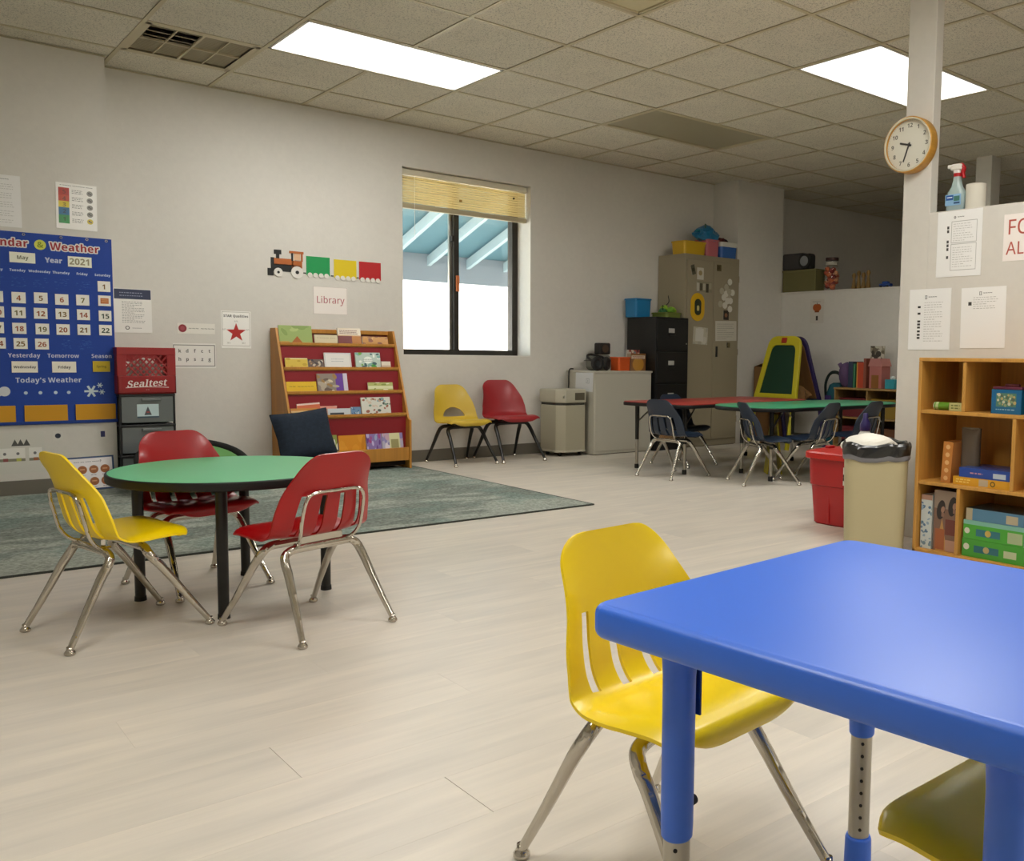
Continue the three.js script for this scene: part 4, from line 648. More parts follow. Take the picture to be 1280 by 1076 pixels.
  mag('small brown square magnet high on the right door', 0.065, 0.06, 3.79, 1.69, (g, w, h) => { fill(g, '#5c512f', 0, 0, w, h); fill(g, '#463d22', 8, 8, 24, 22); });
  mag('row of small grey picture magnets', 0.2, 0.1, 3.6, 1.5, (g, w, h) => { fill(g, '#8e8770', 0, 0, w, h); for (let i = 0; i < 5; i++) fill(g, ['#c4bfae', '#4d4836', '#b5b09c', '#3e3a2c', '#a69e86'][i], i * 28, rr(0, 16), 24, rr(36, 60)); });
  { const f = thing('paper_flower', 'cluster of white paper flowers stuck on the right cabinet door', 'decoration', [3.91, 1.43, 0.396]); for (let k = 0; k < 13; k++) { const a = k * 2.4, r = 0.02 + 0.0095 * k; part('petal', cyl(0.032, 0.032, 0.004, 0, 0, 0, 9).rotateX(Math.PI / 2), M(k % 3 ? 0xd9d5c8 : 0xb5ae98, 0.7), f, [Math.cos(a) * r * 0.8, Math.sin(a) * r * 1.15, 0.002 + 0.0008 * (k % 4)]); } }
  mag('tiny dark lizard-shaped magnet low on the right door', 0.05, 0.05, 3.94, 0.965, (g, w, h) => { fill(g, '#6b6040', 0, 0, w, h); blobs(g, w, h, ['#3b3322'], 4, 5, 9); });

  // on top of the tall cabinet
  const TT = 1.796;
  bin('storage_tub', 'yellow plastic tub on the tall cabinet', 'tub', [0.29, 0.12, 0.2], plastic(0xc9a21a, 0.45), [3.51, TT, 0.27], 0);
  bin('storage_tub', 'pink plastic tub heaped with blue things on the tall cabinet', 'tub', [0.18, 0.16, 0.17], plastic(0xc06a72, 0.45), [3.75, TT, 0.27], 0);
  { const p = thing('foil_decoration', 'shiny blue crumpled foil decoration in the pink tub', 'decoration', [3.73, TT + 0.1, 0.27]); part('foil', lump(0.1, 1.1, 0.8, 0.8, 61, 3, 0.6, 0.9), M(0x1d6f9c, 0.3), p, [0, 0.09, 0]); for (let k = 0; k < 6; k++) { const a = k * 1.05; part('streamer', sweep([[0, 0.1, 0], [Math.cos(a) * 0.08, 0.14 + 0.03 * (k % 3), Math.sin(a) * 0.04], [Math.cos(a) * 0.13, 0.11 + 0.02 * (k % 2), Math.sin(a) * 0.07]], 0.008, 6), M([0x1b8794, 0x24749f, 0x2f5f4c][k % 3], 0.4), p); } }
  bin('storage_tub', 'blue plastic tub with a white rim on the tall cabinet', 'tub', [0.23, 0.15, 0.2], plastic(0x3465ac, 0.45), [3.965, TT, 0.27], 0, { rim: M(0xd6d5ca, 0.5), rimH: 0.045 });
  { const p = thing('toy_bundle', 'dark red toys piled in the blue tub', 'toy', [3.965, TT + 0.02, 0.27]); for (let k = 0; k < 7; k++) part('toy_piece', sweep([[rr(-0.07, 0.07), 0.1, rr(-0.05, 0.05)], [rr(-0.06, 0.06), 0.15, rr(-0.04, 0.04)], [rr(-0.09, 0.09), 0.15 + rr(0, 0.04), rr(-0.05, 0.05)]], 0.009, 6), M([0x5a1512, 0x2b2320, 0x7a2a1c][k % 3], 0.5), p); part('filling', rbox(0.15, 0.09, 0.14, 0.02, 0, 0.05, 0), M(0x2b2320, 0.7), p); }
  // on the filing cabinet
  bin('storage_tub', 'bright blue plastic tub on the filing cabinet', 'tub', [0.2, 0.17, 0.17], plastic(0x1478ae, 0.4), [3.02, 1.201, 0.12], 0);
  bin('storage_tub', 'shallow green tray on the filing cabinet', 'tray', [0.19, 0.05, 0.22], plastic(0x6f7d2c, 0.5), [3.255, 1.201, 0.25], 0, { taper: 0.97 });
  { const p = thing('craft_pile', 'heap of lime green craft bits in the green tray', 'craft supplies', [3.255, 1.21, 0.25]); for (let k = 0; k < 9; k++) part('craft_piece', lump(0.036, 1.2, 0.8, 1, 70 + k, 1), M([0x6ea12c, 0x8fb63a, 0xb0b84a, 0x3f7d4a][k % 4], 0.6), p, [rr(-0.06, 0.06), 0.045 + rr(0, 0.04), rr(-0.07, 0.07)]); part('wire', sweep([[-0.06, 0.06, 0.02], [-0.07, 0.1, 0.02], [-0.02, 0.1, 0.0], [0.03, 0.14, 0.0], [0.04, 0.2, -0.02]], 0.004, 6, 30), rubber, p); }
  // on the low cabinet
  { const y = 0.718;
    const hp = thing('headphones', 'pair of black headphones on the low cabinet', 'headphones', [2.43, y, 0.335], 0.3); hp.scale.setScalar(1.15); for (const s of [-1, 1]) { const c = part('ear_cup', new THREE.TorusGeometry(0.036, 0.018, 10, 24), rubber, hp, [s * 0.062, 0.054, 0]); c.rotation.y = s * 0.35; part('cushion', cyl(0.03, 0.03, 0.02, 0, 0, 0, 18).rotateX(Math.PI / 2), M(0x2b2e2e, 0.8), c); } part('headband', sweep([[-0.09, 0.06, -0.01], [-0.1, 0.1, -0.06], [0, 0.12, -0.1], [0.1, 0.1, -0.06], [0.09, 0.06, -0.01]], 0.009, 8, 30), rubber, hp);
    const cs = thing('grey_case', 'grey rounded plastic case behind the headphones', 'case', [2.53, y, 0.16]); part('body', rbox(0.21, 0.14, 0.14, 0.04, 0, 0.07, 0, 4), M(0x6e6c62, 0.6), cs); part('lid_line', rbox(0.212, 0.006, 0.142, 0.002, 0, 0.085, 0), rubber, cs);
    const sp = thing('small_speaker', 'small black speaker standing on the grey case', 'speaker', [2.575, y + 0.141, 0.16]); part('body', rbox(0.13, 0.1, 0.08, 0.014, 0, 0.05, 0, 3), M(0x1d1a17, 0.6), sp); part('grille', cyl(0.035, 0.035, 0.006, 0, 0, 0, 24).rotateX(Math.PI / 2), M(0x4a3a2b, 0.7), sp, [0, 0.05, 0.042]);
    bin('storage_tub', 'small orange tub on the low cabinet', 'tub', [0.14, 0.12, 0.13], plastic(0xd2561a, 0.5), [2.675, y, 0.29], 0, { taper: 0.95 });
    const front = ink(200, 190, (g, w, h) => { fill(g, '#8c5d33', 0, 0, w, h); disc(g, '#c08a35', w / 2, h * 0.62, 74); fill(g, '#d9c9ad', 10, 22, w - 20, 36); scribble(g, '#93291f', 24, 32, 150, 2, 14, 6); });
    solo('puzzle_box', 'brown puzzle box with a golden round picture on the low cabinet', 'box', printed(0.18, 0.155, 0.05, front, '#b3a48c').translate(0, 0.075, 0), front.s.gloss, [2.845, y, 0.31], 0.03);
    const f2 = ink(160, 200, (g, w, h) => { fill(g, '#9c5148', 0, 0, w, h); blobs(g, w, h, ['#d8cdbb', '#5b2c2c', '#b88a6a', '#7b8a8a'], 18, 8, 24); });
    solo('game_box', 'white-edged red game box behind the puzzle box', 'box', printed(0.12, 0.185, 0.045, f2, '#d5cfc2').translate(0, 0.0925, 0), f2.s.gloss, [2.865, y, 0.235], -0.05);
    onWall('paper_notice', 'white sheet with a small round logo hanging on the side of the low cabinet', 'paper', 0.24, 0.17, ink(240, 170, (g, w, h) => { fill(g, '#d3d3d2', 0, 0, w, h); g.strokeStyle = '#a2a3a3'; g.lineWidth = 5; g.strokeRect(150, 62, 40, 36); disc(g, '#b3b4b4', 170, 80, 9); }), [2.2782, 0.628, 0.285], -Math.PI / 2, -0.04);
    const cab = thing('power_cable', 'black cable hanging behind the low cabinet', 'cable'); part('wire', sweep([[2.30, 0.73, 0.10], [2.262, 0.725, 0.10], [2.258, 0.6, 0.09], [2.258, 0.45, 0.08], [2.258, 0.25, 0.07], [2.258, 0.01, 0.07]], 0.006, 8, 40), rubber, cab);
  }
  // air purifier
  const ap = thing('air_purifier', 'beige floor-standing air purifier with a dark control window', 'air purifier', [2.105, 0, 0.235]);
  const foot = new THREE.Shape(); [[-0.145, -0.14], [0.145, -0.14], [0.145, 0.10], [0.115, 0.14], [-0.085, 0.14], [-0.145, 0.08]].forEach(([x, z], i) => i ? foot.lineTo(x, -z) : foot.moveTo(x, -z)); foot.closePath();
  const pb = M(0xa9a38d, 0.45), pt = M(0xb5b09c, 0.4);
  part('body', slab(foot, 0.385, 0.006).translate(0, 0.045, 0), pb, ap); part('groove', slab(foot, 0.02, 0.002).scale(0.97, 1, 0.97).translate(0, 0.43, 0), M(0x35332b, 0.7), ap); part('head', slab(foot, 0.115, 0.012).scale(1.04, 1, 1.04).translate(0, 0.448, 0), pt, ap); part('base', slab(foot, 0.018, 0.004).scale(1.03, 1, 1.03).translate(0, 0.034, 0), pt, ap);
  part('control_window', rbox(0.1, 0.062, 0.006, 0.004, 0.055, 0.503, 0.146), M(0x5f5a4a, 0.3), ap); for (const x of [-0.1, -0.06]) part('dial', cyl(0.013, 0.014, 0.012, 0, 0, 0, 18).rotateX(Math.PI / 2), pt, ap, [x - 0.0, 0.5, 0.132]);
  for (const [x, z] of [[-0.1, 0.08], [0.1, 0.09], [0.1, -0.1], [-0.1, -0.1]]) part('caster', cyl(0.017, 0.017, 0.016, 0, 0, 0, 16).rotateZ(Math.PI / 2), rubber, ap, [x, 0.017, z]);
}

// ---------------------------------------------------------------- corner behind the tables
{
  const cb = thing('cardboard_box', 'tall brown cardboard box behind the easel', 'box', [4.48, 0, 0.47]); const kraft = woodMat([128, 92, 52], 0.85, 141, 0.08);
  part('carton', rbox(0.26, 0.76, 0.2, 0.003, 0, 0.38, 0), kraft, cb); for (const s of [-1, 1]) { const g = box(0.25, 0.004, 0.1); g.rotateX(s * 0.3); part('flap', g, kraft, cb, [0, 0.775, s * 0.05]); }
  // A-frame easel: green board in a yellow frame, purple panel behind
  const ez = thing('easel', 'yellow plastic easel with a green chalkboard', 'easel', [4.3, 0, 0.845], -Math.PI / 2); const yl = plastic(0xc9bd1c, 0.45);
  const boardShape = (w0, w1, h, r) => { const s = new THREE.Shape(); s.moveTo(-w0 / 2, 0); s.lineTo(w0 / 2, 0); s.lineTo(w1 / 2, h - r); s.quadraticCurveTo(w1 / 2 - 0.01, h, w1 / 2 - r, h); s.lineTo(-w1 / 2 + r, h); s.quadraticCurveTo(-w1 / 2 + 0.01, h, -w1 / 2, h - r); s.closePath(); return s; };
  const ext = (s, d) => new THREE.ExtrudeGeometry(s, { depth: d, bevelEnabled: true, bevelThickness: 0.006, bevelSize: 0.006, bevelOffset: -0.006, bevelSegments: 3, curveSegments: 8 });
  const fr = boardShape(0.52, 0.4, 0.62, 0.11), ho = boardShape(0.4, 0.3, 0.47, 0.06); fr.holes.push(new THREE.Path(ho.getPoints(8).map((p) => new THREE.Vector2(p.x, p.y + 0.06)).reverse()));
  const front = new THREE.Matrix4().makeRotationX(-0.24).premultiply(new THREE.Matrix4().makeTranslation(0, 0.45, 0.17)), back = new THREE.Matrix4().makeRotationX(0.26).premultiply(new THREE.Matrix4().makeTranslation(0, 0.45, -0.17));
  part('front_frame', ext(fr, 0.022).applyMatrix4(front), yl, ez); part('chalkboard', ext(boardShape(0.42, 0.32, 0.49, 0.06), 0.006).translate(0, 0.05, 0.002).applyMatrix4(front), M(0x0f3a25, 0.6), ez, null, 'dark green board'); part('clip', rbox(0.06, 0.05, 0.03, 0.006, 0, 0.575, 0.026).applyMatrix4(front), M(0xb02a1c, 0.5), ez, null, 'red clip');
  part('back_panel', ext(boardShape(0.52, 0.4, 0.62, 0.11), 0.022).translate(0, 0, -0.022).applyMatrix4(back), plastic(0x2f2358, 0.5), ez, null, 'purple rear board'); part('tray', rbox(0.46, 0.03, 0.09, 0.008, 0, 0.452, 0.225), plastic(0x3a2a6a, 0.5), ez, null, 'purple tray');
  for (const sx of [-1, 1]) { part('leg', sweep([[sx * 0.24, 0.0, 0.28], [sx * 0.235, 0.46, 0.18]], 0.022, 8, 0, false), yl, ez); part('leg', sweep([[sx * 0.24, 0.0, -0.29], [sx * 0.235, 0.46, -0.18]], 0.022, 8, 0, false), plastic(0x2f2358, 0.5), ez); }
  part('inner_board', ext(boardShape(0.46, 0.34, 0.56, 0.09), 0.004).translate(0, 0.02, 0.004).applyMatrix4(back), woodMat([120, 84, 44], 0.7, 171), ez, null, 'brown inner board');
  part('storage_shelf', rbox(0.44, 0.012, 0.34, 0.003, 0, 0.4, 0), yl, ez);
  const bs = thing('paper_bag', 'crumpled brown paper bag inside the easel', 'bag', [4.3, 0.4065, 0.98]); part('bag', lump(0.09, 0.8, 1.0, 1.1, 91, 3, 0.6, 0.9), kraft, bs, [0, 0.095, 0]);
  const mb = thing('mesh_bag', 'teal and purple bag with a dark arched handle beside the easel', 'bag', [4.64, 0, 1.17], -Math.PI / 2); mb.scale.set(0.78, 1, 0.8); part('body', ringLoft([[0, 0.11, 0.08], [0.25, 0.13, 0.1], [0.52, 0.12, 0.09], [0.6, 0.09, 0.06], [0.62, 0.05, 0.03]], 36, 3), M(0x1d5a66, 0.8), mb); part('panel', ringLoft([[0.1, 0.06, 0.09], [0.35, 0.08, 0.107], [0.5, 0.07, 0.098]], 24, 3), M(0x3c2a66, 0.8), mb, [-0.06, 0, 0.004]); part('handle', sweep([[-0.12, 0.45, 0.05], [-0.13, 0.62, 0.05], [-0.06, 0.71, 0.05], [0.06, 0.71, 0.05], [0.13, 0.62, 0.05], [0.12, 0.45, 0.05]], 0.016, 8, 30), M(0x16241f, 0.8), mb);
  // low open shelf with boxes inside
  const ls = thing('low_shelf', 'low wooden open shelf along the half wall', 'shelf', [4.6, 0, 1.83]); const pine = woodMat([158, 126, 74], 0.5, 151);
  part('top', rbox(0.35, 0.018, 1.08, 0.004, 0, 0.576, 0), pine, ls); part('bottom', rbox(0.34, 0.018, 1.06, 0.004, 0, 0.05, 0), pine, ls); part('shelf', rbox(0.33, 0.016, 1.06, 0.004, 0, 0.31, 0), pine, ls); part('back', rbox(0.01, 0.55, 1.06, 0.003, 0.165, 0.3, 0), pine, ls);
  for (const z of [-0.53, -0.18, 0.18, 0.53]) part('divider', rbox(0.33, 0.567, 0.016, 0.004, 0, 0.284, z), pine, ls);
  const cols = [0x6b1d22, 0x74252c, 0x8a6f1e, 0x6a4228, 0x5b2030, 0x2f5a63, 0x3b2a50], what = ['wine red', 'dark red', 'ochre', 'brown', 'plum', 'teal', 'violet'];
  [[-0.355, 0.322, 0], [-0.355, 0.062, 1], [0.0, 0.322, 2], [0.0, 0.062, 3], [0.355, 0.322, 4], [0.355, 0.062, 5]].forEach(([z, y, c]) => bin('shelf_bin', `${what[c]} plastic bin in the low shelf`, 'bin', [0.27, 0.17, 0.3], plastic(cols[c], 0.5), [4.58, y, 1.83 + z], 0));
  // standing on the low shelf
  const yS = 0.5855, up = (label, w, h, d, z, draw, edge, turn = 0) => { const c = ink(w * 600, h * 600, draw); return solo('folder', label, 'folder', printed(w, h, d, c, edge).translate(0, h / 2, 0), c.s.paper, [4.57, yS, z], -Math.PI / 2 + turn, 'folders on the low shelf'); };
  { const p = thing('puppet', 'purple plush puppet standing on the low shelf', 'toy', [4.57, yS, 1.33]); part('body', lump(0.1, 0.55, 1.2, 0.75, 95, 3, 0.85, 0.3), M(0x5a4568, 0.9), p, [0, 0.115, 0]); for (const s of [-1, 1]) part('arm', sweep([[0, 0.17, s * 0.05], [-0.01, 0.22, s * 0.08]], 0.02, 8, 0, false), M(0x6b5478, 0.9), p); }
  up('thin dark blue folder upright on the low shelf', 0.05, 0.24, 0.16, 1.43, (g, w, h) => fill(g, '#2c3a50', 0, 0, w, h), '#26324a');
  up('thin green folder upright on the low shelf', 0.02, 0.22, 0.16, 1.47, (g, w, h) => fill(g, '#3c7a52', 0, 0, w, h), '#3c7a52');
  up('orange-red folder upright on the low shelf', 0.07, 0.235, 0.16, 1.525, (g, w, h) => { fill(g, '#b5401f', 0, 0, w, h); fill(g, '#c98a35', 0, 0, 8, h); }, '#b04a24', 0.1);
  up('brown-red folder upright on the low shelf', 0.03, 0.27, 0.16, 1.585, (g, w, h) => fill(g, '#8a4a36', 0, 0, w, h), '#7d4030');
  up('pale photo card standing behind the folders', 0.15, 0.385, 0.01, 1.6, (g, w, h) => { fill(g, '#9a927c', 0, 0, w, h); blobs(g, w, h * 0.4, ['#3f3a30', '#c9c2ae', '#6e6450'], 24, 6, 20); }, '#b5ad98').position.x = 4.66;
  { const p = thing('toy_house', 'pink toy house with a brown door on the low shelf', 'toy', [4.57, yS, 1.69]); part('walls', rbox(0.14, 0.2, 0.13, 0.004, 0, 0.1, 0), M(0xb06a62, 0.7), p); const rs = new THREE.Shape(); rs.moveTo(-0.075, 0); rs.lineTo(0.075, 0); rs.lineTo(0.05, 0.07); rs.lineTo(-0.05, 0.07); rs.closePath(); part('roof', new THREE.ExtrudeGeometry(rs, { depth: 0.15, bevelEnabled: false }).translate(0, 0, -0.075).rotateY(Math.PI / 2), M(0xb87a72, 0.7), p, [0, 0.2, 0]); part('door', rbox(0.01, 0.12, 0.075, 0.003, -0.07, 0.061, 0.0), M(0x8a5a24, 0.7), p); }
  { const p = thing('tissue_box', 'small teal tissue box at the end of the low shelf', 'box', [4.56, yS, 1.835]); part('carton', rbox(0.1, 0.085, 0.095, 0.004, 0, 0.043, 0), M(0x2a93a0, 0.5), p); part('tissue', lump(0.026, 1, 0.8, 0.9, 97, 2), M(0xcfd8d6, 0.8), p, [0, 0.098, 0]); }
  // a folded yellow floor board under the green table
  { const p = thing('folding_sign', 'narrow yellow plastic folding board under the green table', 'sign', [2.62, 0, 2.12], 0.9); for (const s of [-1, 1]) { const g = rbox(0.13, 0.44, 0.012, 0.004); g.rotateX(s * 0.1).translate(0, 0.221, s * -0.03 + (s > 0 ? 0.0 : 0.0)); part('leaf', g, plastic(0xb5a51c, 0.5), p); } }
  // things on top of the half wall
  const L = 1.5165;
  { const p = thing('storage_box', 'olive storage box on top of the half wall', 'box', [4.87, L, 0.545]); part('carton', rbox(0.15, 0.205, 0.42, 0.006, 0, 0.1025, 0), M(0x6f6a40, 0.7), p); part('lid', rbox(0.16, 0.02, 0.43, 0.005, 0, 0.21, 0), M(0x787348, 0.7), p); }
  { const p = thing('radio', 'dark grey radio with a round speaker on the olive box', 'radio', [4.87, L + 0.2205, 0.5]); part('body', rbox(0.12, 0.17, 0.26, 0.02, 0, 0.086, -0.06, 3), M(0x3f3c3c, 0.6), p); part('speaker', cyl(0.075, 0.075, 0.02, 0, 0, 0, 28).rotateZ(Math.PI / 2), M(0x22211f, 0.6), p, [-0.058, 0.085, 0.1]); part('cone', cyl(0.05, 0.05, 0.022, 0, 0, 0, 24).rotateZ(Math.PI / 2), M(0x8d9194, 0.5), p, [-0.06, 0.085, 0.1]); part('housing', rbox(0.11, 0.16, 0.12, 0.03, 0, 0.082, 0.1, 3), M(0x2c2a29, 0.6), p); }
  { const p = thing('snack_jar', 'clear jar of orange and red pieces with a dark lid on the half wall', 'jar', [4.87, L, 0.895]); part('jar', lathe([[0.0, 0.002], [0.07, 0.002], [0.075, 0.01], [0.075, 0.2], [0.06, 0.235], [0.06, 0.29], [0.057, 0.29], [0.057, 0.234], [0.071, 0.198], [0.071, 0.006], [0, 0.006]], 28), clearPlastic, p); part('lid', cyl(0.064, 0.064, 0.03, 0, 0.305, 0, 24), M(0x3a2018, 0.5), p); for (let k = 0; k < 26; k++) part('piece', lump(0.027, 1, 0.9, 1, 120 + k, 1), M([0xb3482a, 0xc4663a, 0x8e2f2a, 0xcf8f66][k % 4], 0.5), p, [Math.cos(k * 2.4) * 0.048 * ((k % 3) ? 1 : 0.35), 0.028 + (k / 26) * 0.19, Math.sin(k * 2.4) * 0.048 * ((k % 3) ? 1 : 0.35)]); part('neck_label', cyl(0.0615, 0.0615, 0.035, 0, 0.262, 0, 24), M(0xb5b0a2, 0.6), p); }
  { const p = thing('wooden_figures', 'little tan wooden figures on the half wall', 'toy', [4.87, L, 1.24]); for (let k = 0; k < 4; k++) { part('figure', lathe([[0, 0], [0.022, 0], [0.024, 0.01], [0.014, 0.07 + 0.02 * (k % 2)], [0.01, 0.1 + 0.02 * (k % 2)], [0.02, 0.13 + 0.02 * (k % 2)], [0.012, 0.155 + 0.02 * (k % 2)], [0, 0.158 + 0.02 * (k % 2)]], 14), M(0x8a6a34, 0.6), p, [0, 0, -0.08 + k * 0.055]); } }
  { const p = thing('toy_car', 'small blue toy car on the half wall', 'toy', [4.87, L, 1.52]); part('body', rbox(0.06, 0.026, 0.12, 0.01, 0, 0.026, 0, 3), M(0x1f3f8a, 0.4), p); part('cabin', rbox(0.05, 0.024, 0.06, 0.01, 0, 0.048, 0, 3), M(0x254a9c, 0.3), p); for (const s of [-1, 1]) for (const q of [-1, 1]) part('wheel', cyl(0.012, 0.012, 0.01, 0, 0, 0, 14).rotateZ(Math.PI / 2), rubber, p, [s * 0.028, 0.0125, q * 0.036]); }
}

// ---------------------------------------------------------------- bins by the post
{
  const rb = thing('storage_bin', 'red plastic bin with an overhanging lid', 'bin', [1.42, 0, 3.72]); const rd = plastic(0xae1216, 0.4);
  part('tub', ringLoft([[0, 0.155, 0.165], [0.008, 0.165, 0.175], [0.2, 0.178, 0.188], [0.205, 0.184, 0.194], [0.34, 0.19, 0.2]], 64, 9), rd, rb); part('lid', ringLoft([[0.338, 0.2, 0.21], [0.342, 0.206, 0.216], [0.368, 0.206, 0.216], [0.376, 0.2, 0.21], [0.388, 0.15, 0.16]], 64, 9), plastic(0xc02018, 0.35), rb); part('lid_knob', rbox(0.05, 0.016, 0.03, 0.006, -0.08, 0.394, -0.13), rd, rb);
  for (const s of [-1, 1]) part('rib', rbox(0.006, 0.19, 0.012, 0.003, -0.172, 0.105, s * 0.06), rd, rb);
  const tag = ink(60, 90, (g, w, h) => { fill(g, '#d8d2c8', 0, 0, w, h); blobs(g, w, h, ['#6a5a4a', '#3b332c'], 8, 5, 12); }); onWall('bin_label', 'small white label with a dark picture on the red bin', 'label', 0.06, 0.09, tag, [1.2275, 0.265, 3.79], -Math.PI / 2);
  const bt = thing('lotion_bottle', 'white bottle with a purple top on the red bin lid', 'bottle', [1.3, 0.3885, 3.83]); part('bottle', lathe([[0, 0], [0.03, 0], [0.032, 0.006], [0.032, 0.09], [0.02, 0.11], [0, 0.11]], 20), whitePlastic, bt); part('cap', lathe([[0, 0.108], [0.026, 0.108], [0.026, 0.14], [0.012, 0.17], [0.012, 0.195], [0, 0.195]], 20), M(0x2b1f62, 0.4), bt);

  const wb = thing('waste_bin', 'tall beige waste bin lined with a black bag', 'waste bin', [0.995, 0, 4.105], 0.62); const bg = M(0xbfb48e, 0.5);
  part('can', ringLoft([[0, 0.122, 0.122], [0.01, 0.13, 0.13], [0.25, 0.136, 0.136], [0.455, 0.14, 0.14]], 72, 5), bg, wb);
  const wav = (g, k) => { const p = g.attributes.position; for (let i = 0; i < p.count; i++) { const a = Math.atan2(p.getZ(i), p.getX(i)); p.setY(i, p.getY(i) + k * (Math.sin(a * 3 + 1) * 0.5 + Math.sin(a * 7) * 0.3 + Math.sin(a * 13 + 2) * 0.2)); const q = 1 + 0.012 * Math.sin(a * 17 + p.getY(i) * 90); p.setX(i, p.getX(i) * q); p.setZ(i, p.getZ(i) * q); } g.computeVertexNormals(); return g; };
  part('bag', wav(ringLoft([[0.418, 0.144, 0.144], [0.43, 0.1475, 0.1475], [0.46, 0.149, 0.149], [0.472, 0.147, 0.147], [0.482, 0.14, 0.14], [0.478, 0.13, 0.13], [0.45, 0.124, 0.124]], 90, 5), 0.012), new THREE.MeshPhysicalMaterial({ color: 0x171716, roughness: 0.35, clearcoat: 0.5 }), wb, null, 'black liner folded over the rim');
  part('bag_hem', wav(ringLoft([[0.405, 0.1435, 0.1435], [0.412, 0.146, 0.146], [0.428, 0.1465, 0.1465]], 90, 5), 0.01), M(0x77767a, 0.35), wb, null, 'grey band of the liner');
  const tp = thing('rubbish', 'white crumpled plastic heaped in the beige waste bin', 'rubbish', [0.975, 0.44, 4.085]); part('plastic', lump(0.115, 1.05, 0.42, 1.0, 133, 4, 0.85, 0.35), M(0xf3f0e4, 0.5), tp, [0, 0.022, 0]);
}

// ---------------------------------------------------------------- clock, bottle and roll
{
  const t = thing('wall_clock', 'round wall clock with a golden wooden rim on the post', 'clock', [1.319, 1.846, 4.03], -Math.PI / 2), R = 0.128;
  part('rim', lathe([[R - 0.012, 0], [R, 0], [R, 0.048], [R - 0.003, 0.052], [R - 0.009, 0.052], [R - 0.012, 0.046], [R - 0.012, 0.034]], 64).rotateX(Math.PI / 2), woodMat([200, 148, 62], 0.4, 161), t);
  part('bezel', new THREE.TorusGeometry(R - 0.009, 0.0045, 8, 64), M(0xd6cfb6, 0.4), t, [0, 0, 0.05]);
  const face = ink(300, 300, (g, w, h) => { fill(g, '#dfdccd', 0, 0, w, h); for (let i = 1; i <= 12; i++) { const a = i * Math.PI / 6 - Math.PI / 2; words(g, String(i), w / 2 + Math.cos(a) * 114, h / 2 + Math.sin(a) * 114, 34, '#57544a'); } for (let i = 0; i < 60; i++) { const a = i * Math.PI / 30; disc(g, '#8d897b', w / 2 + Math.cos(a) * 143, h / 2 + Math.sin(a) * 143, 1.6); } });
  const cg = new THREE.CircleGeometry(R - 0.01, 56), uv = cg.attributes.uv; for (let i = 0; i < uv.count; i++) uv.setXY(i, face.u0 + (face.u1 - face.u0) * uv.getX(i), face.v0 + (face.v1 - face.v0) * uv.getY(i));
  part('back', cyl(R - 0.012, R - 0.012, 0.03, 0, 0, 0, 48).rotateX(Math.PI / 2), M(0xdfdccd, 0.6), t, [0, 0, 0.0162]);
  part('dial', cg, face.s.paper, t, [0, 0, 0.0325]);
  const hand = (len, w, hour) => { const g = box(w, len, 0.002, 0, len / 2 - 0.012, 0); g.rotateZ(-hour * Math.PI / 6); return g; };
  part('hour_hand', hand(0.062, 0.008, 9.55), M(0x3b3a36, 0.5), t, [0, 0, 0.0355]); part('minute_hand', hand(0.092, 0.006, 6.65), M(0x3b3a36, 0.5), t, [0, 0, 0.038]); part('pin', cyl(0.006, 0.006, 0.01, 0, 0, 0, 14).rotateX(Math.PI / 2), M(0x3b3a36, 0.5), t, [0, 0, 0.037]);

  const s = thing('spray_bottle', 'spray bottle with a red and white trigger and blue label', 'bottle', [1.375, 1.5285, 4.232], -Math.PI / 2); s.scale.set(1.1, 0.86, 1.1);
  const liq = new THREE.MeshPhysicalMaterial({ color: 0xcfe3e0, roughness: 0.2, transmission: 0.4, thickness: 0 });
  part('bottle', ringLoft([[0, 0.036, 0.024], [0.006, 0.04, 0.027], [0.06, 0.041, 0.028], [0.1, 0.037, 0.025], [0.13, 0.022, 0.019], [0.165, 0.015, 0.015], [0.185, 0.0145, 0.0145]], 32, 3), liq, s);
  part('liquid', ringLoft([[0.004, 0.036, 0.024], [0.055, 0.038, 0.025], [0.075, 0.036, 0.024]], 24, 3), M(0x6d9fd0, 0.3), s);
  const lab = ink(120, 90, (g, w, h) => { fill(g, '#8fb9dc', 0, 0, w, h); fill(g, '#2456a0', 6, 6, 56, 40); g.fillStyle = '#e6eef5'; g.fillRect(14, 20, 40, 8); fill(g, '#4a7f74', 66, 16, 44, 40); fill(g, '#35507a', 66, 64, 46, 14); }); part('label', printed(0.07, 0.058, 0.002, lab, '#8fb9dc'), lab.s.gloss, s, [0, 0.058, 0.0285]);
  part('collar', cyl(0.0165, 0.0165, 0.018, 0, 0.191, 0, 20), M(0xb3141c, 0.4), s); part('head', rbox(0.056, 0.036, 0.03, 0.012, -0.002, 0.232, 0, 3), whitePlastic, s); part('neck', rbox(0.03, 0.03, 0.024, 0.008, -0.002, 0.208, 0), whitePlastic, s); part('nozzle', rbox(0.018, 0.02, 0.022, 0.005, -0.034, 0.238, 0), whitePlastic, s); part('trigger', sweep([[0.012, 0.246, 0], [0.026, 0.225, 0], [0.024, 0.2, 0], [0.03, 0.172, 0]], (q) => 0.012 - 0.005 * q, 8, 20), M(0xb3141c, 0.4), s);
  const r = thing('paper_roll', 'white paper roll standing on the partition beside the spray bottle', 'paper roll', [1.382, 1.5285, 4.322]); part('roll', cyl(0.044, 0.044, 0.112, 0, 0.056, 0, 32), M(0xd9d4c6, 0.8), r); part('core', cyl(0.018, 0.018, 0.002, 0, 0.113, 0, 20), M(0x8f7d5c, 0.8), r);
}

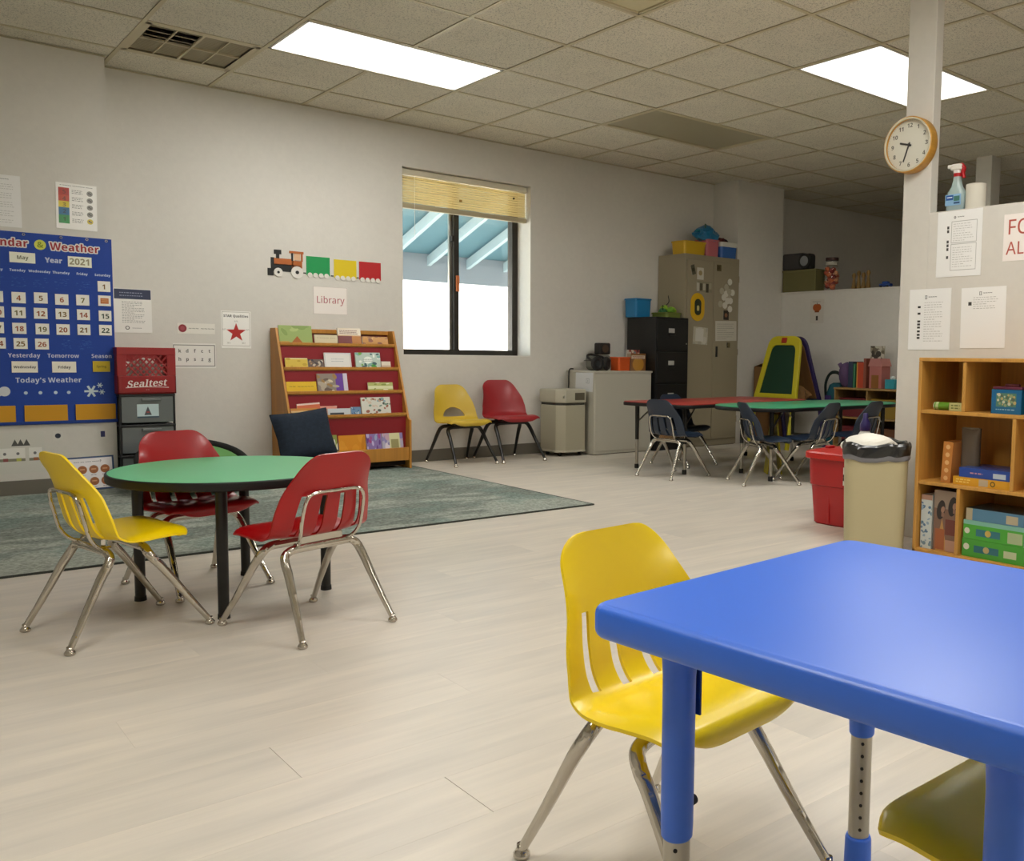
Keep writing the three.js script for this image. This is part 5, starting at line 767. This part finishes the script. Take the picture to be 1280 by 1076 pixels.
// ---------------------------------------------------------------- cubby shelf and its contents
{
  const X0 = 1.0, X1 = 1.31, ZA = 4.302, ZB = 5.5, HT = 0.86, th = 0.016, w = X1 - X0, cx = (X0 + X1) / 2, c = thing('cubby_shelf', 'honey-coloured wooden cubby shelf against the partition', 'shelf', [0, 0, 0]);
  const board = (n, x0, x1, y0, y1, z0, z1) => part(n, rbox(x1 - x0, y1 - y0, z1 - z0, 0.003, (x0 + x1) / 2, (y0 + y1) / 2, (z0 + z1) / 2), maple, c);
  board('top', X0, X1, HT - th, HT, ZA, ZB); board('bottom', X0, X1, 0.01, 0.03, ZA, ZB); board('side', X0, X1, 0, HT - th, ZA, ZA + th); board('side', X0, X1, 0, HT - th, ZB - th, ZB); board('back', X1 - 0.008, X1, 0.03, HT - th, ZA + th, ZB - th);
  board('shelf', X0 + 0.004, X1 - 0.008, 0.62, 0.636, ZA + th, ZB - th); board('shelf', X0 + 0.004, X1 - 0.008, 0.312, 0.328, ZA + th, ZB - th);
  const dv = (y0, y1, z) => board('divider', X0 + 0.004, X1 - 0.008, y0, y1, z - 0.008, z + 0.008); dv(0.636, HT - th, 4.514); dv(0.636, HT - th, 5.0); dv(0.328, 0.62, 4.738); dv(0.328, 0.62, 5.1); dv(0.03, 0.312, 4.508); dv(0.03, 0.312, 4.95);
  const R = -Math.PI / 2;
  const put = (name, label, cat, W, h, d, y, z, xf, draw, edge, turn = 0, more) => { const cell = ink(W * 900, h * 900, draw), m = {}; if (more) for (const k of Object.keys(more)) m[k] = ink(more[k][0] * 600, more[k][1] * 600, more[k][2]); return solo(name, label, cat, printed(W, h, d, cell, edge, m).translate(0, h / 2, 0), cell.s.gloss, [xf + d / 2, y, z], R + turn); };
  // upper row
  { const p = thing('sweet_tube', 'green paper tube lying on the upper cubby shelf', 'tube', [1.05, 0.6365, 4.395], 0.12); part('tube', cyl(0.017, 0.017, 0.064, 0, 0, 0, 24).rotateX(Math.PI / 2), M(0x5f8f22, 0.4), p, [0, 0.0172, 0]); part('end_cap', cyl(0.0165, 0.0165, 0.004, 0, 0, 0, 20).rotateX(Math.PI / 2), M(0xd5d8b8, 0.5), p, [0, 0.0172, -0.034]); part('band', cyl(0.0173, 0.0173, 0.012, 0, 0, 0, 24).rotateX(Math.PI / 2), M(0xb9c98a, 0.5), p, [0, 0.0172, -0.02]); }
  put('label_box', 'small pale yellow box beside the green tube', 'box', 0.058, 0.034, 0.05, 0.6365, 4.465, 1.03, (g, a, b) => { fill(g, '#c5c182', 0, 0, a, b); scribble(g, '#6e7436', 8, 8, a - 16, 2, 10, 5); }, '#8fa04a');
  { const p = thing('drink_bottle', 'dark patterned bottle with a red cap at the back of the cubby', 'bottle', [1.2, 0.6365, 4.468]); part('bottle', lathe([[0, 0], [0.03, 0], [0.032, 0.01], [0.032, 0.09], [0.024, 0.11], [0, 0.112]], 24), M(0x2f2a28, 0.4), p); part('wrap', cyl(0.0325, 0.0325, 0.035, 0, 0.07, 0, 24), M(0x9b8f86, 0.5), p); part('cap', cyl(0.02, 0.022, 0.025, 0, 0.124, 0, 20), M(0x6e1a18, 0.4), p); part('spout', cyl(0.012, 0.009, 0.04, 0, 0.155, 0, 16), M(0x8a7160, 0.5), p); }
  { const p = thing('lunch_tin', 'blue tin box with a picture panel and red lid in the cubby', 'tin', [1.075, 0.6365, 4.69], R); const f = ink(150, 110, (g, a, b) => { fill(g, '#14628f', 0, 0, a, b); fill(g, '#4f7c6a', 24, 16, 100, 62); blobs(g, 0, 0, ['#000'], 0, 0, 0); for (let i = 0; i < 26; i++) disc(g, ['#c7c2a4', '#8d9a6e', '#55604a', '#b8a26a'][i % 4], 30 + (i * 37) % 88, 22 + (i * 23) % 50, 4 + i % 5); scribble(g, '#9fc0cf', 24, 88, 100, 1, 8, 4); }); part('tin', printed(0.126, 0.098, 0.1, f, '#135c88').translate(0, 0.049, 0), f.s.gloss, p); part('lid', rbox(0.122, 0.012, 0.096, 0.004, 0, 0.104, 0), M(0x5b2136, 0.4), p, null, 'dark red lid'); part('handle', rbox(0.06, 0.012, 0.02, 0.005, 0, 0.115, 0), M(0x6d3038, 0.4), p); }
  put('game_box', 'black box with small white pictures beside the blue tin', 'box', 0.14, 0.1, 0.12, 0.6365, 4.838, 1.05, (g, a, b) => { fill(g, '#1d2422', 0, 0, a, b); blobs(g, a, b, ['#c9c6b5', '#5a6b52'], 8, 4, 10); scribble(g, '#9aa08a', 10, b - 18, a - 30, 1, 8, 4); }, '#1a1f1e');
  // middle row
  { const b = put('card_box', 'orange narrow box leaning in the middle cubby', 'box', 0.045, 0.175, 0.14, 0.3285, 4.432, 1.03, (g, a, b2) => { fill(g, '#c07a35', 0, 0, a, b2); for (let i = 0; i < 5; i++) disc(g, '#dfae72', a / 2, 20 + i * 30, 9); }, '#b8763a'); b.rotation.order = 'YXZ'; b.rotation.z = -0.05; }
  { const p = thing('grey_pouch', 'grey upright zip pouch in the middle cubby', 'pouch', [1.12, 0.3285, 4.495], R); const g = soft(0.085, 0.235, 0.06, 0.018); part('pouch', g, M(0x6d6152, 0.6), p, [0, 0.117, 0]); part('zip', rbox(0.075, 0.008, 0.012, 0.003, 0, 0.232, 0), M(0x8d8577, 0.5), p); }
  put('game_box', 'flat yellow board-game box at the bottom of the middle cubby', 'box', 0.252, 0.034, 0.2, 0.3285, 4.6, 1.02, (g, a, b) => { fill(g, '#d89c1c', 0, 0, a, b); fill(g, '#b9a88e', a * 0.46, 3, a * 0.16, b - 6); g.strokeStyle = '#5b4a12'; g.lineWidth = 4; g.beginPath(); g.arc(a * 0.7, b / 2, 8, 0, 7); g.stroke(); scribble(g, '#f0cf6a', 12, 8, 60, 2, 9, 4); }, '#cf9a2c');
  put('game_box', 'flat blue board-game box on the yellow one', 'box', 0.228, 0.04, 0.19, 0.3628, 4.612, 1.024, (g, a, b) => { fill(g, '#24489a', 0, 0, a, b); scribble(g, '#c58a98', a * 0.22, 16, a * 0.25, 1, 8, 5); fill(g, '#b9c4cf', a * 0.66, 12, a * 0.24, 18); }, '#2a4a94');
  put('card_box', 'small orange box at the right of the middle cubby', 'box', 0.09, 0.06, 0.1, 0.3285, 4.83, 1.03, (g, a, b) => { fill(g, '#c4521f', 0, 0, a, b); fill(g, '#dba070', 4, b * 0.6, a - 8, 12); }, '#b0481c');
  // lower row
  put('doll_box', 'tall white-blue patterned box in the lower cubby', 'box', 0.052, 0.235, 0.16, 0.0305, 4.352, 1.025, (g, a, b) => { fill(g, '#c4ccc9', 0, 0, a, b); blobs(g, a, b, ['#4f6f8f', '#8ba3b5', '#6d8795'], 34, 3, 8); fill(g, '#a9826e', 0, 0, a, 20); }, '#c4c8c2');
  put('doll_box', 'tall brown picture box with two dark-haired figures in the lower cubby', 'box', 0.112, 0.262, 0.16, 0.0305, 4.441, 1.03, (g, a, b) => { fill(g, '#7a5a48', 0, 0, a, b); fill(g, '#94806f', 0, 0, a, b * 0.3); for (const [x, y] of [[30, 76], [78, 58]]) { g.fillStyle = '#1f1512'; g.beginPath(); g.ellipse(x, y, 17, 38, 0.15, 0, 7); g.fill(); g.fillStyle = '#a27a64'; g.beginPath(); g.ellipse(x + 8, y - 2, 8, 13, 0.2, 0, 7); g.fill(); fill(g, '#8a6654', x + 2, y + 10, 12, 16); } g.fillStyle = '#b98a4a'; g.beginPath(); g.moveTo(10, 236); g.lineTo(36, 108); g.lineTo(60, 236); g.fill(); fill(g, '#6e2f22', 50, 110, 50, 60); fill(g, '#a3592c', 8, 150, 40, 80); fill(g, '#b58a72', 52, 190, 46, 44); }, '#8a7668');
  put('game_box', 'bright green board-game box at the bottom of the lower cubby stack', 'box', 0.27, 0.075, 0.21, 0.0305, 4.66, 1.024, (g, a, b) => { fill(g, '#3f9c28', 0, 0, a, b); fill(g, '#1f6a72', a * 0.2, 22, a * 0.4, 26); disc(g, '#b8a56a', a * 0.4, 34, 12); disc(g, '#d8d6c4', 18, 30, 12); fill(g, '#b9c49a', a * 0.68, 24, a * 0.2, 26); }, '#54b23a');
  put('game_box', 'bright green board-game box with a pale lid, middle of the lower stack', 'box', 0.262, 0.078, 0.205, 0.106, 4.658, 1.026, (g, a, b) => { fill(g, '#45a52c', 0, 0, a, b); fill(g, '#7fb8a4', 0, 0, a, 16); fill(g, '#23707a', a * 0.22, 30, a * 0.4, 26); disc(g, '#c0a44e', a * 0.42, 42, 12); disc(g, '#dcdac8', 16, 40, 11); fill(g, '#a9b98a', a * 0.74, 24, a * 0.24, 40); }, '#86bfa8');
  put('game_box', 'blue-grey board-game box on top of the lower stack', 'box', 0.25, 0.05, 0.2, 0.1845, 4.66, 1.03, (g, a, b) => { fill(g, '#4f7f9c', 0, 0, a, b); fill(g, '#b3a789', 0, 0, 26, b); fill(g, '#b8ab8c', a * 0.7, 10, a * 0.2, 30); }, '#3d4f54');
  put('game_box', 'pale lilac box beside the green board games', 'box', 0.13, 0.085, 0.18, 0.0945, 4.868, 1.03, (g, a, b) => { fill(g, '#b3a7b5', 0, 0, a, b); blobs(g, a, b, ['#d6cfd6', '#7a6c86'], 12, 5, 14); }, '#b9b0b8');
  put('game_box', 'pale green box under the lilac one', 'box', 0.13, 0.064, 0.18, 0.0305, 4.868, 1.03, (g, a, b) => { fill(g, '#8fae8a', 0, 0, a, b); fill(g, '#7a4a3a', 10, b - 18, 40, 14); }, '#9ab294');
}

// ---------------------------------------------------------------- draw
const renderer = new THREE.WebGLRenderer(); renderer.toneMapping = THREE.LinearToneMapping; renderer.toneMappingExposure = EXPOSURE; renderer.shadowMap.enabled = true; renderer.render(scene, camera);
